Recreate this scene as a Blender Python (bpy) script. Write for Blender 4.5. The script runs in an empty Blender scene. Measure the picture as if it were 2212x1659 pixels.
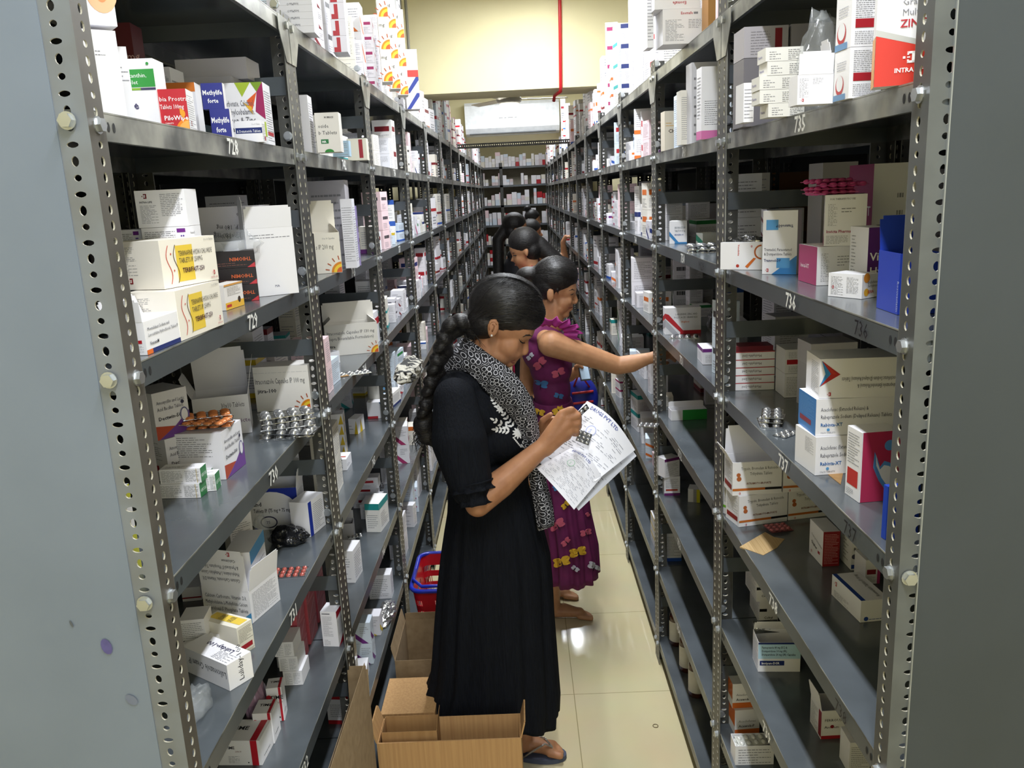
import bpy, bmesh, math, random
from mathutils import Vector, Matrix, noise
from mathutils.bvhtree import BVHTree
random.seed(7)
S = bpy.context.scene
COL = S.collection
# ------------------------------------------------------------------ camera
CZ, YAW, PITCH, ROLL, FPX = 1.84, -0.015, 0.2276, -0.0482, 1783.7
_F = Vector((math.sin(YAW)*math.cos(PITCH), math.cos(YAW)*math.cos(PITCH), -math.sin(PITCH)))
_R = Vector((math.cos(YAW), -math.sin(YAW), 0)); _U = _R.cross(_F)
_R2 = math.cos(ROLL)*_R + math.sin(ROLL)*_U; _U2 = -math.sin(ROLL)*_R + math.cos(ROLL)*_U
EYE = Vector((0, 0, CZ))
cd = bpy.data.cameras.new('camera'); cam = bpy.data.objects.new('camera', cd); COL.objects.link(cam)
cd.sensor_width = 36; cd.lens = FPX/2212*36; cd.clip_start = .05
M = Matrix((_R2, _U2, -_F)).transposed().to_4x4(); M.translation = EYE; cam.matrix_world = M
S.camera = cam
# ------------------------------------------------------------------ light and exposure
W = bpy.data.worlds.new('world'); S.world = W; W.use_nodes = True
W.node_tree.nodes['Background'].inputs[0].default_value = (.80, .88, 1, 1)
W.node_tree.nodes['Background'].inputs[1].default_value = .25
S.view_settings.view_transform = 'Standard'; S.view_settings.look = 'None'
S.view_settings.exposure = 0.1; S.view_settings.gamma = 1; S.view_settings.use_curve_mapping = False
def area(name, loc, sx, sy, power, col, rot=(0, 0, 0)):
    l = bpy.data.lights.new(name, 'AREA'); l.shape = 'RECTANGLE'; l.size = sx; l.size_y = sy
    l.energy = power; l.color = col
    o = bpy.data.objects.new(name, l); COL.objects.link(o); o.location = loc; o.rotation_euler = rot
    return o
TUBE = (.91, .95, 1.0)
area('tube_light_near', (.12, .35, 3.02), .07, 1.3, 40, TUBE)
area('tube_light_middle', (.12, 2.9, 3.02), .07, 1.3, 44, TUBE)
area('tube_light_aisle', (.12, 4.6, 3.02), .07, 1.0, 34, TUBE)
area('ac_fill_light', (.05, 8.2, 2.95), .9, .1, 40, TUBE)  # added fill that brightens the air conditioner, no fitting of its own
area('tube_light_far', (0.0, 11.3, 3.02), .07, 1.3, 40, TUBE)
area('rear_cool_light', (.55, -2.2, 1.9), 1.6, 1.8, 30, (.82, .90, 1.0), (math.radians(84), 0, math.radians(12)))  # added cool light behind the camera, brightens the left end sheet
# ------------------------------------------------------------------ pixel helpers (photo frame 2212 x 1659)
def ray(u, v): return _F + _R2*((u-1106)/FPX) - _U2*((v-829.5)/FPX)
def onZ(u, v, z): d = ray(u, v); return EYE + d*((z-CZ)/d.z)
def onY(u, v, y): d = ray(u, v); return EYE + d*(y/d.y)
def onX(u, v, x): d = ray(u, v); return EYE + d*(x/d.x)
# ------------------------------------------------------------------ materials
MATS = {}
def lin(c):
    return tuple((x/12.92 if x <= .04045 else ((x+.055)/1.055)**2.4) for x in c)
def hexc(h):
    h = h.lstrip('#'); return lin(tuple(int(h[i:i+2], 16)/255 for i in (0, 2, 4)))
def mat(key, h=None, rough=.5, metal=0., noise_amt=.05, scale=20., bump=0., spec=.5, **kw):
    if key in MATS: return MATS[key]
    m = bpy.data.materials.new(key); m.use_nodes = True; nt = m.node_tree; n = nt.nodes; L = nt.links
    b = n['Principled BSDF']; c = hexc(h or key)
    b.inputs['Roughness'].default_value = rough; b.inputs['Metallic'].default_value = metal
    b.inputs['Specular IOR Level'].default_value = spec
    tc = n.new('ShaderNodeTexCoord'); nz = n.new('ShaderNodeTexNoise'); nz.inputs['Scale'].default_value = scale
    nz.inputs['Detail'].default_value = 4
    L.new(tc.outputs['Object'], nz.inputs['Vector'])
    mx = n.new('ShaderNodeMix'); mx.data_type = 'RGBA'
    c2 = hexc(kw['h2']) if 'h2' in kw else tuple(x*(1-noise_amt*3) for x in c)
    mx.inputs[6].default_value = (*c, 1); mx.inputs[7].default_value = (*c2, 1)
    rp = n.new('ShaderNodeMapRange'); rp.inputs[1].default_value = kw.get('lo', .35); rp.inputs[2].default_value = kw.get('hi', .75)
    L.new(nz.outputs['Fac'], rp.inputs[0]); L.new(rp.outputs[0], mx.inputs[0]); L.new(mx.outputs[2], b.inputs['Base Color'])
    if bump:
        bp = n.new('ShaderNodeBump'); bp.inputs['Strength'].default_value = bump; bp.inputs['Distance'].default_value = kw.get('bd', .01)
        L.new(nz.outputs['Fac'], bp.inputs['Height']); L.new(bp.outputs[0], b.inputs['Normal'])
    if 'ani' in kw: # stretch noise
        mp = n.new('ShaderNodeMapping'); mp.inputs['Scale'].default_value = kw['ani']
        L.new(tc.outputs['Object'], mp.inputs[0]); L.new(mp.outputs[0], nz.inputs['Vector'])
    if 'sss' in kw:
        b.inputs['Subsurface Weight'].default_value = kw['sss']; b.inputs['Subsurface Scale'].default_value = .01
    if 'sheen' in kw: b.inputs['Sheen Weight'].default_value = kw['sheen']
    if 'coat' in kw: b.inputs['Coat Weight'].default_value = kw['coat']; b.inputs['Coat Roughness'].default_value = .15
    if 'alpha' in kw: b.inputs['Alpha'].default_value = kw['alpha']
    if 'trans' in kw: b.inputs['Transmission Weight'].default_value = kw['trans']; b.inputs['IOR'].default_value = kw.get('ior', 1.45)
    MATS[key] = m; return m
def ink(h): # printed card colour
    return mat('card_'+h, h, rough=.42, noise_amt=.01, scale=9, spec=.35)
STEEL = mat('grey_painted_steel', '5a6065', rough=.24, noise_amt=.05, scale=7, h2='4b5054', coat=.35)
LIP = mat('steel_shelf_lip', '505659', rough=.33, scale=5, h2='3d4245')
WORN = mat('worn_bright_steel', 'a2a29a', rough=.34, metal=.35, scale=9, h2='565856', lo=.4, hi=.62, bump=.1)
POST = mat('worn_post_steel', '53534f', rough=.42, metal=.2, scale=14, h2='33322f', lo=.35, hi=.7, bump=.15)
HOLE = mat('hole_edge', 'bdb8a6', rough=.5)
ZINC = mat('zinc_bolt', 'c2c6c8', rough=.28, metal=.8)
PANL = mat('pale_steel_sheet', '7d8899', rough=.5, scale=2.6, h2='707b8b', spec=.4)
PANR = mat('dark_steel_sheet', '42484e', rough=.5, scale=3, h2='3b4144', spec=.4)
WHT = ink('f1f0f4'); CARDIN = ink('c9c6bf')
BROWN = mat('brown_cardboard', 'b58d5c', rough=.8, scale=60, h2='a57c4c', ani=(1, 1, .05), bump=.15, bd=.003)
BROWN2 = mat('dull_cardboard', '9c8565', rough=.85, scale=40, h2='8a7354', bump=.1, bd=.003)
FOIL = mat('silver_foil', 'd9dadc', rough=.22, metal=1., scale=60, bump=.5, bd=.004, h2='9ea0a2')
CLEAR = mat('clear_film', 'dfe4e6', rough=.10, alpha=.17, spec=.9, scale=18, bump=.9, bd=.02)
BLACKF = mat('black_film', '1c1d20', rough=.18, scale=25, bump=.9, bd=.02, spec=.8)
GLASSB = mat('brown_glass', '4a1e08', rough=.08, spec=.8, coat=.6)
SKIN = mat('warm_brown_skin', 'b98560', rough=.5, scale=30, h2='a87452', sss=.12, spec=.35)
SKIN2 = mat('light_brown_skin', 'bd8c66', rough=.5, scale=30, h2='ad7c58', sss=.12, spec=.35)
HAIR = mat('black_hair', '0c0b0b', rough=.46, scale=40, h2='2c2826', ani=(1.0, 10, 8), bump=.5, bd=.004, lo=.4, hi=.75, spec=.4)
LIPM = mat('lip_colour', '8e4a40', rough=.45)
EYEM = mat('dark_iris', '17100d', rough=.2); EYEW = mat('eye_white', 'cfc6bd', rough=.3)
# ------------------------------------------------------------------ mesh helpers
class MB:
    def __init__(s): s.v = []; s.f = []; s.mi = []; s.mats = []; s.sm = []
    def m(s, mt):
        if mt not in s.mats: s.mats.append(mt)
        return s.mats.index(mt)
    def add(s, vs, fs, mt, smooth=False):
        o = len(s.v); k = s.m(mt); s.v += [tuple(v) for v in vs]
        for f in fs: s.f.append([i+o for i in f]); s.mi.append(k); s.sm.append(smooth)
    def box(s, a, b, mt, T=None):
        x0, y0, z0 = a; x1, y1, z1 = b
        vs = [Vector(p) for p in ((x0,y0,z0),(x1,y0,z0),(x1,y1,z0),(x0,y1,z0),(x0,y0,z1),(x1,y0,z1),(x1,y1,z1),(x0,y1,z1))]
        if T: vs = [T @ v for v in vs]
        s.add(vs, [(0,3,2,1),(4,5,6,7),(0,1,5,4),(1,2,6,5),(2,3,7,6),(3,0,4,7)], mt)
    def tube(s, pts, r, mt, n=10, cap=True):
        pts = [Vector(p) for p in pts]; rs = r if isinstance(r, (list, tuple)) else [r]*len(pts)
        vs = []; up = None
        for i, p in enumerate(pts):
            d = (pts[min(i+1, len(pts)-1)] - pts[max(i-1, 0)]).normalized()
            if up is None: up = d.orthogonal().normalized()
            up = (up - d*up.dot(d)).normalized(); w = d.cross(up)
            for k in range(n):
                a = 2*math.pi*k/n; vs.append(p + (up*math.cos(a) + w*math.sin(a))*rs[i])
        fs = []
        for i in range(len(pts)-1):
            for k in range(n):
                k2 = (k+1) % n; fs.append((i*n+k, i*n+k2, (i+1)*n+k2, (i+1)*n+k))
        if cap: fs.append(tuple(range(n-1, -1, -1))); fs.append(tuple((len(pts)-1)*n+k for k in range(n)))
        s.add(vs, fs, mt, True)
    def ell(s, c, r, mt, nu=12, nv=8, T=None):
        vs = []; fs = []
        for j in range(nv+1):
            t = math.pi*j/nv
            for k in range(nu):
                a = 2*math.pi*k/nu
                p = Vector((r[0]*math.sin(t)*math.cos(a), r[1]*math.sin(t)*math.sin(a), r[2]*math.cos(t)))
                if T: p = T @ p
                vs.append(p + Vector(c))
        for j in range(nv):
            for k in range(nu):
                k2 = (k+1) % nu; fs.append((j*nu+k, (j+1)*nu+k, (j+1)*nu+k2, j*nu+k2))
        s.add(vs, fs, mt, True)
    def build(s, name, parent=None, loc=None, rotz=0, weld=False):
        me = bpy.data.meshes.new(name); me.from_pydata([tuple(v) for v in s.v], [], s.f)
        for m_ in s.mats: me.materials.append(m_)
        me.polygons.foreach_set('material_index', s.mi); me.polygons.foreach_set('use_smooth', s.sm)
        me.update()
        if weld:
            bm = bmesh.new(); bm.from_mesh(me); bmesh.ops.remove_doubles(bm, verts=bm.verts, dist=1e-5)
            bmesh.ops.recalc_face_normals(bm, faces=bm.faces); bm.to_mesh(me); bm.free()
        o = bpy.data.objects.new(name, me); COL.objects.link(o)
        if parent: o.parent = parent
        if loc is not None: o.location = loc
        o.rotation_euler.z = rotz
        return o
def empty(name, loc=(0, 0, 0), rotz=0, parent=None):
    o = bpy.data.objects.new(name, None); COL.objects.link(o); o.location = loc; o.rotation_euler.z = rotz
    o.empty_display_size = .05
    if parent: o.parent = parent
    return o
def tag(o, label, cat, group=None, kind=None):
    o['label'] = label; o['category'] = cat
    if group: o['group'] = group
    if kind: o['kind'] = kind
    return o
def copy_tree(o, parent=None):
    c = o.copy(); COL.objects.link(c)
    if parent: c.parent = parent
    for ch in list(o.children): copy_tree(ch, c)
    return c
# ------------------------------------------------------------------ lettering as mesh
_T = {}
def glyphs(txt, bold=0.):
    bold = min(bold, .018); k = (txt, bold)
    if k in _T: return _T[k]
    cu = bpy.data.curves.new('t', 'FONT'); cu.body = txt; cu.resolution_u = 1; cu.offset = bold; cu.size = 1
    ob = bpy.data.objects.new('t', cu); me = ob.to_mesh()
    vs = [(v.co.x, v.co.y) for v in me.vertices]; fs = [tuple(p.vertices) for p in me.polygons]
    ob.to_mesh_clear(); bpy.data.objects.remove(ob); bpy.data.curves.remove(cu)
    w = max([v[0] for v in vs] or [1])
    _T[k] = (vs, fs, w); return _T[k]
class Face:
    """prints on a rectangle: O origin, X and Y unit vectors, w h size, N outward"""
    def __init__(s, mb, O, X, Y, w, h, rnd=None):
        s.mb, s.O, s.X, s.Y, s.w, s.h = mb, Vector(O), Vector(X), Vector(Y), w, h
        s.N = s.X.cross(s.Y); s.k = 1; s.rnd = rnd or random.Random(3)
    def pt(s, x, y): return s.O + s.X*x + s.Y*y + s.N*(.00025 + .00012*s.k)
    def poly(s, ps, c, absu=False):
        if not absu: ps = [(x*s.w, y*s.h) for x, y in ps]
        s.mb.add([s.pt(*p) for p in ps], [tuple(range(len(ps)))], c if not isinstance(c, str) else ink(c)); s.k += 1
    def rect(s, x0, y0, x1, y1, c): s.poly([(x0, y0), (x1, y0), (x1, y1), (x0, y1)], c)
    def circ(s, x, y, r, c, ry=None, a0=0, a1=360, n=24):
        ps = [(x*s.w + r*s.h*math.cos(math.radians(a0+(a1-a0)*i/n)), y*s.h + (ry or r)*s.h*math.sin(math.radians(a0+(a1-a0)*i/n))) for i in range(n+(a1-a0 < 360))]
        if a1-a0 < 360: ps.append((x*s.w, y*s.h))
        s.poly(ps, c, True)
    def text(s, x, y, size, txt, c='3a3a40', bold=0., flip=False, maxw=None, rot=0, al='l'):
        vs, fs, w = glyphs(txt, bold); sc = size*s.h; sx = sc
        if maxw and w*sx > maxw*s.w: sx = maxw*s.w/w
        ca, sa = math.cos(math.radians(rot)), math.sin(math.radians(rot)); off = {'l': 0, 'c': -w*sx/2, 'r': -w*sx}[al]
        out = []
        for a, b in vs:
            a = a*sx + off; b = b*sc
            if flip: a, b = -a, -b
            out.append(s.pt(x*s.w + a*ca - b*sa, y*s.h + a*sa + b*ca))
        if flip: pass
        s.mb.add(out, fs, ink(c)); s.k += 1
    def lines(s, x0, y0, x1, y1, n, c='77777d', thick=None, cols=1):
        r = s.rnd
        if thick is None: n = int(n*1.5) if n > 2 else n; thick = .26; c = {'55555c': '7a7a80', '66666c': '85858b', '55555a': '7a7a80', '4a4a50': '6a6a70', '77777d': '909096'}.get(c, c)
        st = (y1-y0)/n; mb = s.mb; vs = []; fs = []
        for i in range(n):
            yb = y0 + st*i
            x = x0; end = x0 + (x1-x0)*r.choice((1, 1, .85, .6, .95))
            while x < end:
                wd = r.uniform(.03, .12)*(x1-x0)/max(.4, (x1-x0)); wd = min(wd, end-x)
                b = len(vs)
                for p in ((x, yb), (x+wd, yb), (x+wd, yb+st*thick), (x, yb+st*thick)): vs.append(s.pt(p[0]*s.w, p[1]*s.h))
                fs.append((b, b+1, b+2, b+3)); x += wd + .018
        mb.add(vs, fs, ink(c)); s.k += 1
    def logo(s, x, y, sz, c='c02a35'):
        q = sz*s.h
        for a, b, c2, d in ((.35, .8, 1, 1), (.35, 0, 1, .2), (.75, 0, 1, 1), (.35, 0, .5, .3), (.35, .7, .5, 1), (0, .4, .2, .6), (.35, .45, .6, .55)):
            s.poly([(x*s.w+a*q, y*s.h+b*q), (x*s.w+c2*q, y*s.h+b*q), (x*s.w+c2*q, y*s.h+d*q), (x*s.w+a*q, y*s.h+d*q)], c, True); s.k -= 1
        s.k += 1
    def sun(s, x, y, r):
        for q, c in ((1, 'e08a1e'), (.78, 'f6d13a'), (.5, 'd9622a')): s.circ(x, y, r*q, c, a0=90, a1=180, n=12)
        for a in (100, 122, 146, 168):
            ca, sa = math.cos(math.radians(a)), math.sin(math.radians(a))
            R0, R1 = r*1.2*s.h, r*1.6*s.h; X, Y = x*s.w, y*s.h; t = .05*r*s.h
            s.poly([(X+R0*ca-t*sa, Y+R0*sa+t*ca), (X+R0*ca+t*sa, Y+R0*sa-t*ca), (X+R1*ca+t*sa, Y+R1*sa-t*ca), (X+R1*ca-t*sa, Y+R1*sa+t*ca)], 'b5552d', True)
# designs are functions taking dict of faces f['F'],f['R'],f['L'],f['T'],f['B']
def faces(mb, w, d, h, seed=1):
    r = random.Random(seed)
    return {'F': Face(mb, (0,0,0), (1,0,0), (0,0,1), w, h, r), 'R': Face(mb, (w,0,0), (0,1,0), (0,0,1), d, h, r),
            'B': Face(mb, (w,d,0), (-1,0,0), (0,0,1), w, h, r), 'L': Face(mb, (0,d,0), (0,-1,0), (0,0,1), d, h, r),
            'T': Face(mb, (0,0,h), (1,0,0), (0,1,0), w, d, r)}
def heading(a): return Vector((math.cos(math.radians(a)), math.sin(math.radians(a)), 0))
OCC = []   # footprints already taken: (xmin,xmax,ymin,ymax,z0,z1)
NCART = [0]
def solve_h(P, u, vtop):
    d = ray(u, vtop); hd = Vector((d.x, d.y)); t = Vector((P.x, P.y)).dot(hd)/hd.dot(hd)
    return EYE.z + d.z*t - P.z
def box_at(P, ang, w, d, h, design=None, base='f1f0f4', name='medicine_carton', label='', cat='carton', group='medicine cartons on the racks',
           flaps=None, open_top=False, seed=1, top=None, occ=True):
    """a folding carton, its front-left-bottom corner at P, front edge heading ang"""
    bm_ = ink(base) if isinstance(base, str) else base
    mb = MB()
    if not open_top:
        mb.box((0,0,0), (w,d,h), bm_)
        if top: mb.add([(0,0,h+.0002),(w,0,h+.0002),(w,d,h+.0002),(0,d,h+.0002)], [(0,1,2,3)], ink(top))
    else:
        t = .0012 if w < .3 else .004
        mb.box((0,0,0), (w,t,h), bm_); mb.box((0,d-t,0), (w,d,h), bm_); mb.box((0,t,0), (t,d-t,h), bm_); mb.box((w-t,t,0), (w,d-t,h), bm_)
        mb.box((t,t,0), (w-t,d-t,t), bm_)
    if design: design(faces(mb, w, d, h, seed))
    ex, ey = heading(ang), heading(ang+90)
    cs = [P + ex*a + ey*b for a, b in ((0,0),(w,0),(w,d),(0,d))]
    if occ: OCC.append((min(c.x for c in cs), max(c.x for c in cs), min(c.y for c in cs), max(c.y for c in cs), P.z, P.z+h))
    if flaps:
        root = empty(name, P, math.radians(ang)); mb.build('body', root)
        for side, length, tilt in flaps: # tilt: 0 = straight up, 90 = folded outwards flat, -90 closed
            fb = MB(); t = .0008 if w < .3 else .004; L = w if side in 'FB' else d
            fb.box((.001, -t/2, 0), (L-.001, t/2, length*.9), bm_)
            fb.box((.006, -t/2, length*.9), (L-.006, t/2, length), bm_)
            fo = fb.build('flap', root)
            pos, rz = {'F': ((0,0,h), 0), 'R': ((w,0,h), 90), 'B': ((w,d,h), 180), 'L': ((0,d,h), 270)}[side]
            fo.matrix_local = Matrix.Translation(pos) @ Matrix.Rotation(math.radians(rz), 4, 'Z') @ Matrix.Rotation(math.radians(tilt), 4, 'X')
        o = root
    else:
        o = mb.build(name, None, P, math.radians(ang))
    NCART[0] += 1
    tag(o, label, cat, group); return o
# ------------------------------------------------------------------ the racks
YL = [1.0, 1.97, 2.946, 3.895, 4.835] + [4.835+.94*i for i in range(1, 10)]
YR = [1.005, 1.994, 2.966, 3.883, 4.814] + [4.814+.94*i for i in range(1, 10)]
XF = {'L': -.492, 'R': .482}
ZL = [2.2385, 1.958, 1.650, 1.347, 1.040, .714, .418, .120]
ZR = [2.209, 1.947, 1.645, 1.335, 1.026, .714, .400, .101]
DEP = .385; FW = .04
LEV = 'ABCDEFGH'
def zlev(side, l): return (ZL if side == 'L' else ZR)[LEV.index(l)]
def flange(mb, H, kind, swap, FM=None):
    """perforated flange in plane y=0 .. x from 0 to FW, height H, 2 mm thick; swap=True puts it in plane x=0 along y"""
    pitch = .0189; n = int(H/pitch); t = .0022; N = 12
    def T(x, y, z): return (y, x, z) if swap else (x, y, z)
    vs = []; fs = []; hs = []; hf = []
    for i in range(n):
        zc = (i+.5)*pitch; k = i % 3
        a, b = ((.0040, .0040), (.0038, .0062), (.0062, .0036))[k] if kind == 0 else ((.0040, .0062), (.0040, .0062), (.0042, .0044))[k]
        cx = FW*.55; x0, x1, z0, z1 = 0, FW, i*pitch, (i+1)*pitch
        ring = []; outr = []
        for j in range(N):
            an = 2*math.pi*j/N; c, s_ = math.cos(an), math.sin(an)
            px = cx + a*c*(1.15 if abs(c) > .8 else 1); pz = zc + b*s_
            ring.append((px, pz))
            m_ = max(abs(c), abs(s_)); c /= m_; s_ /= m_
            ox = x1 if c > .99 else x0 if c < -.99 else (cx + c*(x1-cx if c > 0 else cx-x0)); oz = z1 if s_ > .99 else z0 if s_ < -.99 else zc + s_*pitch/2
            outr.append((ox, oz))
        # corners
        b0 = len(vs)
        for y in (0, t):
            for p in ring: vs.append(T(p[0], y, p[1]))
            for p in outr: vs.append(T(p[0], y, p[1]))
        for j in range(N):
            j2 = (j+1) % N
            fs.append((b0+j, b0+j2, b0+N+j2, b0+N+j)); o2 = b0+2*N
            fs.append((o2+j2, o2+j, o2+N+j, o2+N+j2))
            hf.append((b0+j, b0+2*N+j, b0+2*N+j2, b0+j2))
        for (xc, zc2, ja) in ((x1, z1, N//8), (x0, z1, 3*N//8), (x0, z0, 5*N//8), (x1, z0, 7*N//8)):
            # fill missing corner triangles
            jn = (ja+1) % N
            if abs(outr[ja][0]-outr[jn][0]) > 1e-6 and abs(outr[ja][1]-outr[jn][1]) > 1e-6:
                q = len(vs); vs.append(T(xc, 0, zc2)); vs.append(T(xc, t, zc2))
                fs.append((b0+N+ja, b0+N+jn, q)); fs.append((b0+3*N+jn, b0+3*N+ja, q+1))
    o = len(mb.v); mb.add(vs, fs, FM or POST); k = mb.m(HOLE)
    for f in hf: mb.f.append([i+o for i in f]); mb.mi.append(k); mb.sm.append(False)
    # outer edge faces
    mb.box(T(FW, 0, 0) if not swap else (0, FW, 0), (FW+.0004, t, n*pitch) if not swap else (t, FW+.0004, n*pitch), WORN)
def post_mesh(H):
    mb = MB(); flange(mb, H, 0, False); flange(mb, H, 1, True)
    return mb
def make_bay(side):
    """a rack bay in local coordinates: x = 0 at the aisle face growing into the rack, y = 0 at the near end, length .94"""
    L0 = .94
    root = empty('storage_rack')
    H = 2.26; pm = post_mesh(H).build('post', root)
    # near-aisle post: flanges along +x and +y from the corner
    near_a = pm
    far_a = pm.copy(); COL.objects.link(far_a); far_a.parent = root; far_a.location = (0, L0, 0); far_a.scale = (1, -1, 1)
    near_b = pm.copy(); COL.objects.link(near_b); near_b.parent = root; near_b.location = (DEP, 0, 0); near_b.scale = (-1, 1, 1)
    far_b = pm.copy(); COL.objects.link(far_b); far_b.parent = root; far_b.location = (DEP, L0, 0); far_b.scale = (-1, -1, 1)
    zs = ZL if side == 'L' else ZR
    for i, z in enumerate(zs):
        mb = MB(); lip = .034; t = .0012; g = .0026; a, b = g, DEP-g; y0, y1 = g, L0-g
        body = STEEL
        mb.box((a, y0, z-t), (b, y1, z), body)
        for (p, q) in (((a, y0, z-lip), (a+t, y1, z-t)), ((b-t, y0, z-lip), (b, y1, z-t))): mb.box(p, q, LIP if i > 1 else WORN)
        mb.box((a+t, y0, z-lip), (b-t, y0+t, z-t), LIP); mb.box((a+t, y1-t, z-lip), (b-t, y1, z-t), LIP)
        mb.box((a-.0004, y0+.04, z-.0016), (a+.0006, y1-.04, z+.0004), WORN)     # rubbed edge
        mb.box((a+t, y0, z-lip), (a+.009, y1, z-lip+t), LIP)                     # return of the lip
        bk = mat('dark_slot', '17181a', rough=.7)
        for yy in (.052, .066, L0-.066, L0-.052):
            vs = [(a-.0005, yy + .0036*math.cos(k*math.pi/5), z-.017 + .0062*math.sin(k*math.pi/5)) for k in range(10)]
            mb.add(vs, [tuple(range(10))], bk)
        mb.build('shelf', root)
    for i in range(len(zs)-1):
        zc = (zs[i]+zs[i+1])/2
        mb = MB(); mb.box((FW*.4, L0-.0042, zc-.02), (DEP-FW*.4, L0-.0026, zc+.02), STEEL); mb.build('cross_brace', root)
    for yy, sg in ((.003, 1), (L0-.003, -1)):
        mb = MB(); z = zs[0]
        vs = [(-.0012, yy, z-.002), (-.0012, yy+sg*.075, z-.002), (-.0012, yy+sg*.075, z-.034), (-.0012, yy+sg*.036, z-.095), (-.0012, yy, z-.095)]
        v2 = [(x-.0014, y, q) for x, y, q in vs]; n = 5
        mb.add(vs+v2, [tuple(range(n)), tuple(range(2*n-1, n-1, -1))]+[(i, (i+1) % n, n+(i+1) % n, n+i) for i in range(n)], WORN); mb.build('gusset_plate', root)
    return root
def bolt_mesh():
    mb = MB(); n = 6; r = .0085
    for (x0, x1, rr) in ((-.0075, -.001, r), (-.0015, 0, .0105)):
        k = n if rr == r else 16
        vs = [(x, rr*math.cos(2*math.pi*i/k), rr*math.sin(2*math.pi*i/k)) for x in (x0, x1) for i in range(k)]
        mb.add(vs, [tuple(range(k)), tuple(range(2*k-1, k-1, -1))]+[(i, (i+1) % k, k+(i+1) % k, k+i) for i in range(k)], ZINC)
    return mb
_bm = bolt_mesh().build('bolt').data
bpy.data.objects.remove(bpy.data.objects['bolt'])
ORD = ['nearest', 'second', 'third', 'fourth', 'fifth', 'sixth', 'seventh', 'eighth', 'ninth', 'tenth', 'eleventh', 'twelfth', 'thirteenth']
BAYS = {}
def lay_rack(side, proto, first):
    ys = YL if side == 'L' else YR
    for i in range(13):
        r = proto if i == 0 else copy_tree(first)
        y0 = ys[i]; ln = ys[i+1]-ys[i]; sg = -1 if side == 'L' else 1
        r.location = (XF[side], y0, 0); r.scale = (sg, ln/.94, 1)
        sd = 'left' if side == 'L' else 'right'
        tag(r, f"grey slotted-angle steel rack bay, {ORD[i]} along the {sd} side of the aisle", 'rack', f'rack bays on the {sd} of the aisle')
        BAYS[side, i] = r
    for i in range(5):
        r = BAYS[side, i]
        if True:
            for zi, z in enumerate(ZL if side == 'L' else ZR):
                for yy, nm in ((.022, 0), (.918, 1)):
                    o = bpy.data.objects.new('bolt', _bm); COL.objects.link(o); o.parent = r; o.location = (0, yy, z-.017)
                    if i < 3 and (nm == 1 or (i == 0 and (side == 'L' or zi == 3))):
                        o = bpy.data.objects.new('bolt', _bm); COL.objects.link(o); o.parent = r
                        o.location = (.022 if side == 'L' else .013, (-.003 if side == 'L' else -.0015) if nm == 0 else .9375, z-.013 + (.0 if nm == 0 else .045)); o.rotation_euler.z = math.pi/2
for side in 'LR':
    p = make_bay(side); lay_rack(side, p, p)
    # second row standing back to back with the first
    for i in range(6):
        ys = YL if side == 'L' else YR; sg = -1 if side == 'L' else 1
        # only posts and shelves of the row behind can be glimpsed
        r = empty('storage_rack', (XF[side]+sg*(DEP+.012), ys[i], 0)); r.scale = (sg, (ys[i+1]-ys[i])/.94, 1)
        for ch in p.children:
            if ch.name.split('.')[0] in ('post', 'shelf'):
                c = ch.copy(); COL.objects.link(c); c.parent = r
        bs = MB(); bs.box((DEP-.004, .001, .02), (DEP-.002, .939, 2.24), mat('gap_shade_sheet', '2e3132', rough=.7)); bs.build('back_sheet', r)  # added dark sheet, keeps rack gaps black where the cream wall would show
        sd = 'left' if side == 'L' else 'right'
        tag(r, f"grey rack bay standing back to back behind the {ORD[i]} {sd} bay", 'rack', f'rack bays of the row behind, {sd}')
# end sheets of the two nearest bays
def end_sheet(side):
    sg = -1 if side == 'L' else 1
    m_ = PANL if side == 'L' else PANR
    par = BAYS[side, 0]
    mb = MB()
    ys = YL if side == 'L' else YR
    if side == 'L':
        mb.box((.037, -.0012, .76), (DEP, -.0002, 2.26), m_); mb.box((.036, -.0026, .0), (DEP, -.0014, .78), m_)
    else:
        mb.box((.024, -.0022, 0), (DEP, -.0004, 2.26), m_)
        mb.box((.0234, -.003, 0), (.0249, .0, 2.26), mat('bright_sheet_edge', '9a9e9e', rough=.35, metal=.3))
    return mb.build('end_sheet', par)
end_sheet('L'); end_sheet('R')
for side, M1, M2 in (('L', mat('pale_flange_paint', '7c838c', rough=.45, scale=9, h2='6b6c6b', bump=.1), mat('brown_grey_flange', '57534d', rough=.5, scale=12, h2='45423d')), ('R', mat('dull_flange_paint', '606464', rough=.45, scale=12, h2='4c4f50'), mat('grey_flange_paint', '545655', rough=.45, scale=10, h2='3f4141'))):
    mb = MB(); flange(mb, 2.26, 0, False, M1); flange(mb, 2.26, 1, True, M2)
    t_ = mb.build('tmp'); [c for c in BAYS[side, 0].children if c.name.startswith('post') and c.location.length < .001][0].data = t_.data; bpy.data.objects.remove(t_)
INKP = mat('violet_ink', '5a558e', rough=.6, noise_amt=.1, scale=90)
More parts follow.
